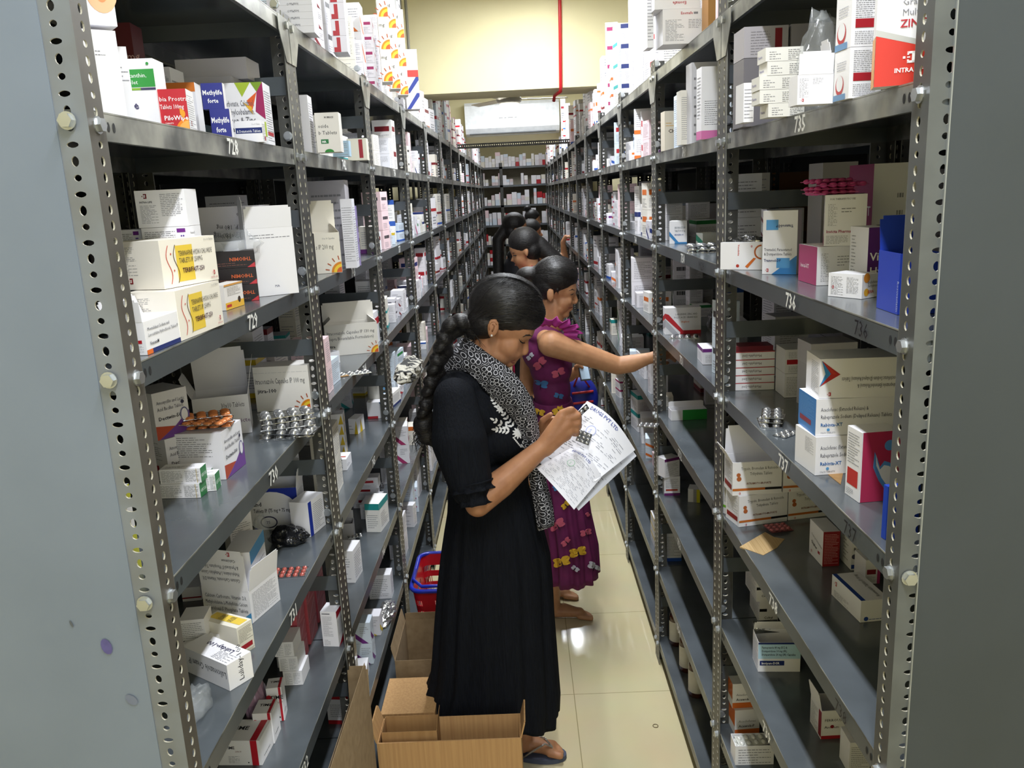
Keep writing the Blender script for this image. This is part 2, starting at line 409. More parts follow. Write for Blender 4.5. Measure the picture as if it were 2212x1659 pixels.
for cu_, cv_, a_, b_, rot_, mm in ((230, 1397, 26, 11, 62, INKP), (284, 1512, 22, 9, 35, mat('faint_ink', '727a90', rough=.6)), (154, 1348, 12, 2.5, 60, mat('faint_scuff', '5c6168', rough=.7))):
    q = [onY(cu_+a_*.7*math.cos(t*.5236)*math.cos(math.radians(rot_))-b_*math.sin(t*.5236)*math.sin(math.radians(rot_)), cv_+a_*.7*math.cos(t*.5236)*math.sin(math.radians(rot_))+b_*math.sin(t*.5236)*math.cos(math.radians(rot_)), .9972) for t in range(12)]
    mb = MB(); mb.add(q, [tuple(range(12))], mm); ms = mb.build('ink_smudge'); es = [c for c in BAYS['L', 0].children if c.name.startswith('end_sheet')][0]; ms.parent = es; ms.matrix_parent_inverse = BAYS['L', 0].matrix_basis.inverted()
# painted and pencilled shelf numbers
def lip_number(side, bay, lev, txt, u, v, col, size=.030, mark=False):
    X = XF[side]; z = zlev(side, lev); p = onX(u, v, X); sg = 1 if side == 'L' else -1
    mb = MB(); X2 = Vector((0, sg, 0)); w = .075
    f = Face(mb, (X + sg*.0002, p.y - sg*w/2, z-.0325), X2, (0, 0, 1), w, .034)
    if mark: # hand-drawn marker
        f.text(.5, .12, .95, txt, col, bold=0., al='c')
    else:
        f.text(.5, .08, 1.1, txt, col, bold=.018, al='c')
    par = [c for c in BAYS[side, bay].children if c.name.startswith('shelf')]
    # shelf with the right height
    zi = LEV.index(lev); sh = par[zi]
    o = mb.build('painted_number' if not mark else 'handwritten_number')
    o.parent = sh; o.matrix_parent_inverse = (BAYS[side, bay].matrix_basis @ sh.matrix_basis).inverted()
for a in (('L',0,'B','728',503,322), ('L',0,'C','729',545,690), ('L',0,'D','730',590,1025), ('L',0,'E','731',632,1320), ('L',0,'F','732',655,1630),
          ('R',0,'B','735',1728,262), ('R',0,'C','736',1708,655), ('R',0,'D','737',1692,1005), ('R',0,'E','738',1670,1320), ('R',0,'F','739',1655,1620),
          ('L',1,'B','742',742,345), ('L',1,'C','743',763,590), ('L',1,'D','744',787,795), ('L',1,'E','745',808,1010), ('L',1,'F','746',830,1210),
          ('R',1,'B','749',1478,300), ('R',1,'C','750',1475,555), ('R',1,'D','751',1472,790), ('R',1,'E','752',1469,990), ('R',1,'F','753',1467,1195), ('R',1,'G','754',1466,1378),
          ('L',2,'B','756',852,372), ('L',2,'C','757',862,530), ('R',2,'C','764',1373,514), ('R',2,'B','763',1377,340)):
    lip_number(*a[:4], a[4], a[5], 'f2f2ee')
for a in (('R',0,'C','736',1860,710), ('R',0,'D','737',1836,1152), ('R',0,'E','738',1815,1560), ('R',1,'C','M:29',1515,585)):
    lip_number(*a[:4], a[4], a[5], '15151a', mark=True)
# ------------------------------------------------------------------ the room
def struct(name, mb, label=None):
    o = mb.build(name); o['kind'] = 'structure'
    if label: o['label'] = label
    return o
CREAM = mat('cream_wall_paint', 'e9e0b6', rough=.75, scale=3, h2='e2d8ad')
CREAMD = mat('cream_underside_shade', 'c9c0a0', rough=.75, scale=3)  # darker copy of the wall cream, underside shade put into its colour
def floor_mat():
    m = bpy.data.materials.new('glossy_cream_tiles'); m.use_nodes = True; nt = m.node_tree; n = nt.nodes; L = nt.links
    b = n['Principled BSDF']; b.inputs['Roughness'].default_value = .08; b.inputs['Specular IOR Level'].default_value = .55
    tc = n.new('ShaderNodeTexCoord'); mp = n.new('ShaderNodeMapping'); mp.inputs['Location'].default_value = (-.135+1.2, -2.751+3.6, 0)
    br = n.new('ShaderNodeTexBrick'); br.offset = 0; br.inputs['Scale'].default_value = 1; br.inputs['Brick Width'].default_value = .6; br.inputs['Row Height'].default_value = .6
    br.inputs['Mortar Size'].default_value = .0014; br.inputs['Color1'].default_value = (*hexc('d9cda6'), 1); br.inputs['Color2'].default_value = (*hexc('d5c9a1'), 1)
    br.inputs['Mortar'].default_value = (*hexc('9a9068'), 1); br.inputs['Mortar Smooth'].default_value = .1
    L.new(tc.outputs['Object'], mp.inputs[0]); L.new(mp.outputs[0], br.inputs['Vector'])
    nz = n.new('ShaderNodeTexNoise'); nz.inputs['Scale'].default_value = 6; mx = n.new('ShaderNodeMix'); mx.data_type = 'RGBA'; mx.blend_type = 'MULTIPLY'
    mx.inputs[0].default_value = .12; L.new(tc.outputs['Object'], nz.inputs['Vector']); L.new(br.outputs[0], mx.inputs[6]); L.new(nz.outputs['Color'], mx.inputs[7])
    L.new(mx.outputs[2], b.inputs['Base Color'])
    return m
XW = 1.32; Y0R, Y1R, ZC = -2.6, 14.4, 3.1
mb = MB(); mb.box((-XW-.1, Y0R-.1, -.1), (XW+.1, Y1R+.1, 0), floor_mat()); struct('floor', mb)
mb = MB(); mb.box((-XW-.1, Y0R-.1, ZC), (XW+.1, Y1R+.1, ZC+.1), mat('white_ceiling_paint', 'e6e2d2', rough=.8)); struct('ceiling', mb)
for nm, a, b in (('wall_left', (-XW-.1, Y0R, 0), (-XW, Y1R, ZC)), ('wall_right', (XW, Y0R, 0), (XW+.1, Y1R, ZC)), ('wall_back', (-XW, Y1R, 0), (XW, Y1R+.1, ZC)),
                 ('wall_front', (-XW, Y0R-.1, 0), (XW, Y0R, ZC))):
    mb = MB(); mb.box(a, b, CREAM); struct(nm, mb)
mb = MB(); mb.box((-XW, 5.55, 2.475), (XW, 5.95, ZC), CREAM); struct('trim_1', mb, 'deep cream ceiling beam crossing over the aisle')
mb = MB(); mb.box((-XW, 9.35, 2.34), (XW, 9.6, ZC), CREAM); struct('trim_2', mb, 'far cream beam carrying the air conditioner')
# split air conditioner on the far beam
ac = empty('air_conditioner', (0, 9.35, 2.445)); tag(ac, 'long white split air conditioner mounted high on the far beam', 'air conditioner')
AW = mat('white_appliance', 'e9ecec', rough=.4)
mb = MB(); prof = [(0, 0), (-.16, .02), (-.2, .07), (-.205, .30), (-.17, .335), (0, .34)]
vs = [(x, y, z) for x in (-.50, .50) for (y, z) in prof]; n = 6
mb.add(vs, [tuple(range(n-1, -1, -1)), tuple(range(n, 2*n))]+[(i, (i+1) % n, n+(i+1) % n, n+i) for i in range(n)], AW); mb.build('body', ac)
mb = MB(); mb.box((-.46, -.19, .012), (.46, -.06, .022), mat('vent_dark', '55585a')); mb.build('air_flap', ac)
mb = MB(); f = Face(mb, (-.5, -.205, .07), (1, 0, 0), (0, 0, 1), 1.0, .23); f.lines(.36, .42, .55, .46, 1, '8a8a8a', .5); f.circ(.46, .2, .03, 'f5f5f5'); mb.build('badge', ac)
# ceiling fan with a round light
fan = empty('ceiling_fan', (-.02, 7.35, 2.605)); tag(fan, 'pale ceiling fan with a round lamp bowl between the two beams', 'fan')
GLOW = bpy.data.materials.new('lamp_glow'); GLOW.use_nodes = True
GLOW.node_tree.nodes['Principled BSDF'].inputs['Emission Color'].default_value = (1, .96, .85, 1); GLOW.node_tree.nodes['Principled BSDF'].inputs['Emission Strength'].default_value = 9
FANM = mat('fan_enamel', 'd8d0b8', rough=.4)
mb = MB(); mb.ell((0, 0, .0), (.11, .11, .05), mat('fan_hub_grey', 'a8a69c')); mb.tube([(0, 0, .03), (0, 0, .494)], .012, FANM); mb.build('motor', fan)
mb = MB(); mb.ell((0, 0, -.045), (.085, .085, .035), GLOW); mb.build('lamp_bowl', fan)
for k in range(3):
    a = math.radians(8+120*k); mb = MB(); mb.box((.1, -.04, .0), (.5, .04, .006), FANM, Matrix.Rotation(a, 4, 'Z') @ Matrix.Rotation(math.radians(9), 4, 'X')); mb.build('blade', fan)
# red conduit on the first beam and grey conduit on its left
RED = mat('red_conduit', 'c8232a', rough=.35)
r = onY(1209, 0, 5.55); r2 = onY(1211, 188, 5.55)
mb = MB(); mb.tube([(r.x, 5.537, ZC), (r.x, 5.537, r.z), (r2.x, 5.537, 2.48), (r2.x, 5.56, 2.455), (r2.x-.03, 5.75, 2.452), (r2.x-.035, 5.78, 2.42)], .011, RED)
tag(mb.build('conduit_pipe'), 'thin red conduit pipe running down the cream beam', 'pipe')
GC = mat('grey_conduit', '8d8a7c', rough=.5)
for k, u in enumerate((868, 880)):
    p = onY(u, 60, 5.3); mb = MB(); mb.tube([(p.x, 5.3, 1.6), (p.x, 5.3, ZC)], .009, GC)
    tag(mb.build('cable_pipe'), ['left of two thin grey cable pipes beside the beam', 'right of two thin grey cable pipes beside the beam'][k], 'pipe', 'grey cable pipes')
# batten fittings under the tube lights
for k, (y, ln, z) in enumerate(((.35, 1.3, 3.03), (2.9, 1.3, 3.03), (4.6, 1.0, 3.03), (11.3, 1.3, 3.03))):
    mb = MB(); mb.box((-.1, y-ln/2, z+.02), (.2, y+ln/2, z+.069), AW); o = mb.build('batten_housing')
    tag(o, ['white ceiling batten above the camera', 'white ceiling batten above the second bays', 'white ceiling batten just before the beam', 'white ceiling batten in the far section'][k], 'light')
# slotted-angle tie bar across the aisle
mb = MB(); flange(mb, 1.01, 0, True); 
T = mb.v; mb.v = [(z-.5, x, y) for x, y, z in T]
o = mb.build('tie_bar', None, (0, 7.64, 2.24)); tag(o, 'perforated angle bar tying the two rack rows across the aisle', 'bar')
# rack across the end of the aisle
er = empty('storage_rack', (-.6, 13.35, 0)); tag(er, 'grey rack closing off the far end of the aisle', 'rack')
for x in (.02, .36, 1.16):
    mb = MB(); mb.box((x, 0, 0), (x+.05, .004, 2.3), POST); mb.box((x, 0, 0), (x+.004, .04, 2.3), POST); mb.build('post', er)
for z in ZL:
    mb = MB(); mb.box((0, 0, z-.03), (1.2, .38, z), STEEL); mb.build('shelf', er)
mb = MB(); mb.box((0, .385, 0), (1.2, .39, 2.3), mat('beige_back_sheet', 'a39c88', rough=.7)); mb.build('back_sheet', er)
# ------------------------------------------------------------------ cartons seen large in the first bays
GR, RD, NV, BL = '8a8a90', 'b2202b', '22306e', '2b4fc4'
def _ang(P, Q): return math.degrees(math.atan2(Q.y-P.y, Q.x-P.x))
def K(sl, u0, v0, u1, v1, vtop, d, label, design=None, zo=0., grow=0, **kw):
    """carton on shelf sl (side+level) whose front bottom corners are seen at (u0,v0) and (u1,v1)"""
    z = zlev(sl[0], sl[1]) + zo + .0006; zs = kw.pop('zs', 0)
    P = onZ(u0, v0, z); Q = onZ(u1, v1, z); w = (Q-P).length; h = solve_h(P, u0, vtop); P.z += zs
    o = box_at(P, _ang(P, Q), w, d, h, design, label=label, **kw); o['_h'] = h
    return o, h
def KX(sl, X0, u0, v, ang, u1, vtop, d, label, design=None, zo=0., h=None, **kw):
    """same for shelves above eye level: corner at depth X0, front heading ang"""
    z = zlev(sl[0], sl[1]) + zo + .0006
    P = onX(u0, v, X0); P.z = z
    e = heading(ang); r = ray(u1, v); # solve P + e*w on the vertical plane through the ray
    w = (P.x*r.y - P.y*r.x) / (e.y*r.x - e.x*r.y)
    hh = h or solve_h(P, u0, vtop)
    o = box_at(P, ang, w, d, hh, design, label=label, **kw); o['_h'] = hh
    return o, hh
def KY(sl, Y0, u0, v, ang, u1, vtop, d, label, design=None, zo=0., h=None, **kw):
    z = zlev(sl[0], sl[1]) + zo + .0006
    P = onY(u0, v, Y0); P.z = z
    e = heading(ang); r = ray(u1, v); w = (P.x*r.y - P.y*r.x) / (e.y*r.x - e.x*r.y)
    hh = h or solve_h(P, u0, vtop)
    o = box_at(P, ang, w, d, hh, design, label=label, **kw); o['_h'] = hh
    return o, hh
def fine(f, n=9, c=GR, red=None, logo=False, x0=.08, x1=.92, y0=.1, y1=.9, flip=False):
    f.lines(x0, y0, x1, y1, n, c)
    if red: f.rect(*red, RD)
    if logo: f.logo(.1, .08, .12)
def plain(*sides, red=None, n=9, c=GR):
    def d(f):
        for s in sides: fine(f[s], n, c, red=red)
    return d
def d_terbi(f):
    F = f['F']
    F.rect(.26, .1, .56, .86, 'e9c94c')
    for off, c, x in ((0, '5a4a30', .245), (0, 'c8503c', .12)):
        pts = [(x + .035*math.sin(t*2.1*math.pi), .08 + .8*t) for t in [i/14 for i in range(15)]]
        F.poly(pts + [(a+.012, b) for a, b in reversed(pts)], c)
    F.circ(.17, .7, .02, 'c8503c'); F.circ(.2, .35, .02, 'c8503c')
    F.text(.3, .64, .15, 'TERBINAFINE HYDROCHLORIDE', '55504a', maxw=.62); F.text(.3, .49, .15, 'TABLETS IP 250MG', '55504a', maxw=.42)
    F.text(.34, .28, .14, 'TERBIFAST-250', '4b2438', bold=.02, maxw=.4); F.text(.78, .91, .06, '10 x 10 Tablets', '666666', maxw=.18)
    F.logo(.88, .14, .09); F.text(.84, .06, .05, 'INTRA LIFE', RD)
    L = f['L']; fine(L, 12, x1=.5, y0=.3); L.logo(.28, .12, .12, '8e1c28')
def d_red_top(f, t1, t2=None):
    fine(f['F'], 10, y1=.55); f['F'].rect(.1, .6, .9, .78, RD); fine(f['L'], 8)
# ---- left bay, shelf 728
def _white(f): fine(f['F'], 2, x0=.3, x1=.6, y0=.72, y1=.8)
KX('LB', -.545, 190, 160, 38, 262, 62, .07, 'tall plain white carton nearest the post on shelf 728', _white)
def _or(f): f['F'].circ(.6, .45, .2, 'f0b890', ry=.3); f['F'].circ(.6, .5, .1, 'e09060', ry=.22)
KX('LB', -.545, 184, 30, 38, 250, -40, .07, 'white carton with faint orange figure stacked above the tall plain carton', _or, zo=.1195, h=.10)
KX('LB', -.60, 246, 180, 25, 283, 100, .05, 'narrow white carton behind the tall plain one on shelf 728', lambda f: fine(f['F'], 3, y0=.6, y1=.8))
def _lut(f):
    F = f['F']; F.rect(0, .62, 1, .86, '3f9a4a'); F.rect(0, .58, .5, .61, '86b23a'); F.rect(.5, .58, 1, .61, '4a4668')
    F.text(.05, .75, .08, 'axanthin,', 'ffffff'); F.text(.05, .66, .08, 'ablet', 'ffffff'); F.text(.18, .33, .16, 'e', '4a4668', bold=.04); F.circ(.82, .93, .02, '3f9a4a')
KX('LB', -.60, 273, 200, 4, 338, 128, .05, 'upright white carton with a green band and violet letter e', _lut)
def _mar(f): f['F'].circ(1, 0, .4, 'e08a3a', a0=90, a1=180); f['F'].text(.3, .7, .09, '0mg', 'd8b0a8')
KX('LB', -.72, 250, 120, 5, 290, 50, .06, 'tall dark maroon carton at the back of shelf 728', _mar, base='5e2226')
def _dut(f):
    F = f['F']; F.rect(0, .5, 1, .72, NV); F.text(.05, .53, .16, '& Dutasteride Tablets', 'ffffff', maxw=.9); F.text(.6, .82, .09, '10 x 10 Tablets', GR, maxw=.3); fine(f['R'], 7, red=(.05, .1, .2, .8))
KX('LB', -.70, 328, 210, 3, 374, 146, .08, 'white carton with navy title band behind the red one', _dut)
def _pilo(f):
    F = f['F']; F.circ(1, 0, .32, 'ef8b2a', a0=90, a1=180); F.circ(1, 0, .26, 'f4b25a', a0=90, a1=180)
    F.text(.03, .72, .15, 'bia Prostrata', 'ffffff'); F.text(.03, .54, .15, 'Tablets 100mg', 'ffffff', maxw=.85); F.text(.13, .28, .15, 'PiloWipe', 'ffffff', bold=.03); F.text(.15, .19, .05, 'TABLETS', 'ffffff')
    F.circ(.72, .42, .12, 'f0a030', a0=-60, a1=90); R = f['R']; R.rect(0, 0, 1, 1, 'f1f0f4'); fine(R, 10); R.logo(.2, .15, .12, '8e1c28')
_, h = KX('LB', -.555, 348, 260, 8, 408, 193, .05, 'bright red carton with white lettering and orange sunrise corner', _pilo, base='c23038')
KX('LB', -.66, 345, 250, 8, 428, 180, .05, 'white carton with orange top strip just behind the red carton', lambda f: f['F'].rect(0, .85, 1, 1, 'd97a2c'))
def _mfl(f):
    F = f['F']; F.text(.5, .55, .26, 'Methylife', 'ffffff', bold=.03, al='c', maxw=.92); F.text(.5, .24, .24, 'forte', 'ffffff', bold=.03, al='c', maxw=.5)
    f['R'].rect(0, 0, 1, 1, 'eceaf0')
_, h1 = KX('LB', -.545, 458, 285, 8, 500, 236, .02, 'lower deep blue carton with white serif lettering, shelf 728', _mfl, base='33398a')
KX('LB', -.558, 440, 240, 8, 486, 180, .02, 'upper deep blue carton with white serif lettering, shelf 728', _mfl, base='33398a', zo=h1+.001)
def _zin(f):
    F = f['F']
    for p, c in (([(.35,1),(.72,1),(.5,.78)], 'a8bf3a'), ([(.72,1),(1,1),(.85,.85)], '7d9c2e'), ([(.85,.85),(1,1),(1,.42),(.78,.55)], 'a02a5e'), ([(.6,.72),(.85,.85),(.7,.55)], 'e0622a'), ([(.5,.7),(.7,.62),(.72,.5)], 'edb93a'), ([(.78,.4),(1,.38),(1,.15),(.7,.18)], 'b9cc5a')): F.poly(p, c)
    for i, t in enumerate(('Carbonate, Calcitriol,', 'Methylcobalamin,', 'Boron & Zinc', 'Capsules')): F.text(.04, .64-.13*i, .13, t, '55555c', maxw=.72)
    R = f['R']; fine(R, 14); R.rect(.1, .18, .9, .24, RD)
KX('LB', -.60, 486, 290, 5, 578, 180, .075, 'large white carton with green orange and magenta polygon pattern', _zin)
def _dut2(f):
    F = f['F']; F.rect(0, .42, 1, .68, NV); F.text(.04, .46, .18, '& Dutasteride Tablets', 'ffffff', maxw=.9); F.text(.62, .8, .1, '10 x 10 Tablets', GR, maxw=.32); fine(f['R'], 7, red=(.6, .1, .9, .3))
KX('LB', -.535, 513, 315, 5, 570, 262, .03, 'low white carton with navy band in front of the polygon carton', _dut2)
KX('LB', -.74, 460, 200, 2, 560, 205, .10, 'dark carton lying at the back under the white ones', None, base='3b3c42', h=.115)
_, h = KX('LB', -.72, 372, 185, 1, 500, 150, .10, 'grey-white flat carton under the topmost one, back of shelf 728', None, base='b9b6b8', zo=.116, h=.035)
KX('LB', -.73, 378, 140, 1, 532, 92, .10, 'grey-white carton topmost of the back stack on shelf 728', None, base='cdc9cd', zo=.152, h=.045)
KX('LB', -.69, 398, 160, -6, 452, 150, .05, 'small white flat carton leaning out of the back stack', lambda f: f['F'].text(.5, .3, .3, 'Cabi-4-T', '555555', flip=True, al='c'), zo=.116, h=.02)
# ---- left bay, shelf 729
_, h = K('LC', 392, 737, 484, 700, 628, .075, 'lower of two cream cartons with a yellow panel, shelf 729', d_terbi, base='f0eade')
K('LC', 366, 737, 474, 705, 640, .10, 'upper of two cream cartons with a yellow panel, shelf 729', d_terbi, base='f0eade', zo=h+.0005) if False else None
P0 = onZ(392, 737, 1.6506); hh = h
o, h2 = K('LC', 356, 625, 473, 603, 519, .085, 'upper of two cream cartons with a yellow panel, shelf 729', d_terbi, base='f0eade', zo=h+.001)
def _mont(f):
    F = f['F']; F.rect(0, 0, 1, .14, NV); F.rect(0, 0, .16, .14, 'e2702a'); F.text(.08, .7, .15, 'Montelukast Sodium and', '55555c', maxw=.7); F.text(.08, .52, .15, 'Levocetirizine Hydrochloride Tablets IP', '55555c', maxw=.88); F.text(.1, .26, .15, 'Voncet-M', '333338', bold=.02)
    L = f['L']; L.rect(.1, .35, .9, .45, RD); fine(L, 4, y0=.1, y1=.3)
K('LC', 319, 767, 391, 737, 695, .05, 'small white carton with navy base, lid open, nearest on shelf 729', _mont, open_top=True, flaps=[('B', .03, 20), ('L', .03, 5)])
def _intra(f):
    F = f['F']; F.logo(.14, .78, .13, '7a1c28'); F.text(.08, .66, .07, 'INTRA LIFE', '2a2a2e', bold=.03); F.lines(.08, .12, .42, .62, 9, '66666c'); F.lines(.5, .3, .95, .92, 9, '88888e')
def _nano(f):
    F = f['F']; F.rect(.74, .84, .92, .95, '6e2a86'); F.lines(.06, .08, .7, .92, 11, '4a4a50'); 
    for k in range(6): F.circ(.85+.045*math.cos(k*1.05), .68+.075*math.sin(k*1.05), .022, '5a3a96')
    R = f['R']; R.rect(0, 0, 1, .3, 'b8788a'); R.text(.05, .78, .1, 'Vitamin D', '444444'); R.circ(.6, .45, .1, 'b03038')
Ys, hs = 1.33, .048
for k in range(4):
    KY('LC', Ys, 303+k*-1 if k < 3 else 297, 470, 4, 405, 0, .06, ['bottom carton of the drop-bottle stack on shelf 729', 'second carton of the drop-bottle stack on shelf 729', 'third carton of the drop-bottle stack, purple tab, shelf 729', 'top carton of the drop-bottle stack with maker address'][k], [_nano, _nano, _nano, _intra][k], h=[.052, .052, .0565, .0575][k], zo=[0, .0525, .105, .162][k])
    if k < 3: KY('LC', Ys+.01, 232, 470, 4, 300, 0, .06, ['bottom carton beside the drop-bottle stack', 'second carton beside the drop-bottle stack', 'top carton beside the drop-bottle stack, dark tab'][k], _nano, h=[.052, .052, .055][k], zo=[0, .0525, .105][k])
def _fex(f):
    F = f['F']; F.text(.97, .38, .2, 'Tablets I.P. 180 mg', '2a2a2e', flip=True, maxw=.62); F.text(.97, .10+.1, .2, 'ofenadine Hydrochloride', '2a2a2e', flip=True, maxw=.8) if False else None
    F.text(.95, .56, .16, 'Tablets I.P. 180 mg', '2a2a2e', flip=True, maxw=.55); F.text(.95, .34, .16, 'Fexofenadine Hydrochloride', '2a2a2e', flip=True, maxw=.78); F.text(.95, .84, .1, 'fenofex-180', '2a2a2e', flip=True)
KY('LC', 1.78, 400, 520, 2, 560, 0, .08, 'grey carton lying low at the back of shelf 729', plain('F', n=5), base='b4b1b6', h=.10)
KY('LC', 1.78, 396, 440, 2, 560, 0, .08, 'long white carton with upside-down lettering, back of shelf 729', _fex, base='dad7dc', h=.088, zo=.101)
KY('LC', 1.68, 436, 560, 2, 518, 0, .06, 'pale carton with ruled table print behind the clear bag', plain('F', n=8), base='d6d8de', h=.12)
K('LC', 545, 643, 646, 632, 494, .03, 'tall white carton with raised lid flap, far end of shelf 729', lambda f: (fine(f['F'], 2, y0=.85, y1=.93), f['F'].text(.5, .12, .05, 'MA', '444466')), open_top=True, flaps=[('F', .045, 6), ('L', .065, 0)])
def _thio(f):
    F, R = f['F'], f['R']
    F.text(.92, .62, .3, 'THIOMIN', 'd2602e', flip=True, bold=.03); F.lines(.1, .15, .8, .4, 2, '7c4c40'); F.poly([(.8, 0), (1, 0), (1, .3)], 'c2303a')
    R.rect(0, 0, 1, 1, 'b4503a')
    for k in range(3):
        x = .02+.33*k; pts = [(x, 0), (x+.29, 0)] + [(x+.145+.145*math.cos(a*math.pi/8), .6+.33*math.sin(a*math.pi/8)) for a in range(9)]
        R.poly(pts, '241818'); R.text(x+.12, .12, .13, 'TH', 'c2603a')
zz = 0
for k in range(3):
    o, h = K('LC', 472, 655, 560, 648, 619, .068, ['bottom', 'middle', 'top'][k]+' of three black and orange shrink-wrapped cartons, shelf 729', _thio, base='1a1112', zs=zz, name='wrapped_carton'); zz += h+.0006
def _vit(f):
    F = f['F']; F.rect(0, 0, 1, .28, 'e8b53a'); F.circ(.75, .3, .13, '3a2a1e'); F.lines(.15, .55, .85, .9, 4, '88807a'); F.rect(.05, .1, .3, .2, 'c03030'); F.rect(0, .93, 1, 1, 'd89a4a')
K('LC', 489, 671, 528, 658, 616, .03, 'small carton with yellow honey base on shelf 729', _vit, base='ece6e0')
# ---- left bay, shelf 730
def _amox(f):
    F = f['F']; F.poly([(0, 0), (1, 0), (1, .42), (.6, .12), (0, .26)], 'd9d7de'); F.poly([(0, 0), (.05, 0), (.55, .22), (0, .3)], 'b0482e'); F.poly([(.05, 0), (1, 0), (1, .5), (.55, .22)], '6b3f8e')
    F.text(.1, .74, .11, 'Amoxycillin and Lactic', '4a4a50', maxw=.8); F.text(.1, .6, .11, 'Acid Bacillus Tablets', '4a4a50', maxw=.75); F.text(.1, .4, .11, 'Dectwin-500', '2c2c32', bold=.02); F.circ(.85, .42, .1, '6a6a90', ry=.16); F.circ(.85, .42, .075, 'e6e4ea', ry=.13); F.circ(.83, .7, .04, '3a3a50')
    L = f['L']; L.lines(.1, .5, .8, .95, 7, '55555a'); L.rect(.1, .24, .6, .36, '9c2430'); L.lines(.1, .04, .8, .2, 3, '55555a')
z = zlev('L', 'D')
_, h = K('LD', 369, 1046, 440, 1022, 948, .075, 'lower violet-cornered tablet carton at the back of shelf 730', _amox, base='dcdae0')
P = onZ(369, 1046, z+.0006); Q = onZ(440, 1022, z+.0006)
box_at(P+Vector((-.008, -.008, h+.0006)), _ang(P, Q), (Q-P).length, .075, h*1.02, _amox, base='dcdae0', label='upper violet-cornered tablet carton at the back of shelf 730')
_, h3 = K('LD', 489, 1036, 531, 1001, 934, .10, 'violet-cornered tablet carton carrying the orange blister packs', _amox, base='e6e5ea')
def _tab10(f):
    F = f['F']; F.text(.5, .7, .18, '30x10 Tablets', '3a3a40', maxw=.42); F.text(.72, .3, .16, 'cricte', '6a3a6a'); R = f['R']; R.lines(.1, .3, .9, .95, 12, '77777d'); R.logo(.2, .08, .12)
K('LD', 425, 948, 545, 934, 862, .09, 'big open carton with raised grey lid, middle of shelf 730', _tab10, open_top=True, flaps=[('B', .10, -14), ('R', .075, 12), ('L', .05, 25)], base='e2e0e4')
def _itra100(f):
    F = f['F']; F.lines(0, .86, 1, .88, 1, 'b0b0b4'); F.text(.02, .62, .17, 'Itraconazole Capsules IP 100 mg', '3a3a40', maxw=.9); F.text(.05, .42, .12, 'jitra-100', '2c2c32', bold=.03); F.sun(.98, .02, .22)
K('LD', 556, 890, 674, 884, 793, .07, 'white itraconazole 100 mg carton with sun corner behind silver blisters', _itra100, base='eeeae4')
def _green(f):
    F = f['F']; F.lines(.04, .1, .55, .92, 8, '66666a'); F.lines(.62, .1, .97, .92, 8, '66666a'); F.rect(.9, 0, .91, 1, 'c2a83a'); R = f['R']; R.rect(0, 0, .9, 1, '2f7a45'); R.text(.1, .35, .3, 'KERT-XR', 'e6f2e8', maxw=.7); f['T'].lines(.1, .3, .8, .6, 2, '66666a')
o, hg = K('LD', 346, 1077, 434, 1075, 1046, .03, 'bottom long cream-tube carton with green end on shelf 730', _green)
P = onZ(352, 1077, z+.0006); Q = onZ(440, 1073, z+.0006)
box_at(P+Vector((0, .0, hg+.0006)), _ang(P, Q), (Q-P).length, .03, hg, _green, label='second long cream-tube carton with green end on shelf 730')
o, _ = K('LD', 385, 1045, 459, 1040, 1018, .03, 'long cream-tube carton with green end behind the stacked pair', _green)
K('LD', 437, 1062, 468, 1060, 1026, .03, 'short green-ended tube carton pointing to the shelf edge', _green)
# ---- left bay, shelf 731
def _calc(f):
    F = f['F']
    for i, t in enumerate(('Calcium Carbonate, Vitamin D3,', 'Methylcobalamin, L-Methylfolate Calcium', "& Pyridoxal-5' Phosphate Tablets")): F.text(.06, .72-.2*i, .17, t, '4a4a50', maxw=.88)
    F.poly([(.72, 0), (1, 0), (1, .34)], '4d9bd2'); fine(f['R'], 14)
def _calcf(mb, w, h):
    f = Face(mb, (0, 0, 0), (1, 0, 0), (0, 0, 1), w, h)
o, _ = K('LE', 444, 1335, 546, 1347, 1266, .10, 'white calcium tablet carton with sky-blue corner, lid raised', _calc, open_top=True, flaps=[('F', .085, 2), ('R', .05, 10)])
fo = [c for c in o.children if c.name.startswith('flap')][0]
mb = MB(); f = Face(mb, (0, -.0006, 0), (1, 0, 0), (0, 0, 1), .10, .085)
for i, t in enumerate(("& Pyridoxal-5' Phosphate Tablets", 'Methylcobalamin, L-Methylfolate Calcium', 'Calcium Carbonate, Vitamin D3,')): f.text(.94, .62-.16*i, .13, t, '4a4a50', flip=True, maxw=.86)
f.logo(.7, .86, .1); f.text(.9, .78, .1, 'Calcimax', '2c2c32', flip=True); mb.build('flap_print', fo)
K('LE', 556, 1330, 584, 1272, 1190, .05, 'white and blue carton standing behind the calcium carton', lambda f: (f['F'].rect(0, .8, 1, 1, '4d9bd2'), fine(f['F'], 9, y1=.7)))
K('LE', 508, 1240, 556, 1222, 1106, .03, 'tall white leaflet-like carton at the back of shelf 731', lambda f: fine(f['F'], 10, y0=.3, y1=.8))
def _terbi2(f):
    T = f['T']; T.rect(.3, .05, .85, .95, 'e9c94c'); T.text(.8, .72, .2, 'TERBIFAST-250', '55504a', flip=True, maxw=.45); T.text(.8, .45, .2, 'TABLETS IP 250MG', '55504a', flip=True, maxw=.45)
    F = f['F']; F.lines(.08, .45, .95, .92, 7, '55504a'); F.rect(.1, .16, .88, .32, 'a8242e'); F.lines(.3, .03, .95, .12, 2, '55504a')
K('LE', 519, 1420, 551, 1398, 1356, .085, 'cream carton with yellow top panel lying beside the tube carton', _terbi2, base='ece7d8')
_, hk = K('LE', 396, 1432, 452, 1436, 1392, .06, 'lower small white carton against the post on shelf 731', plain('F', n=5))
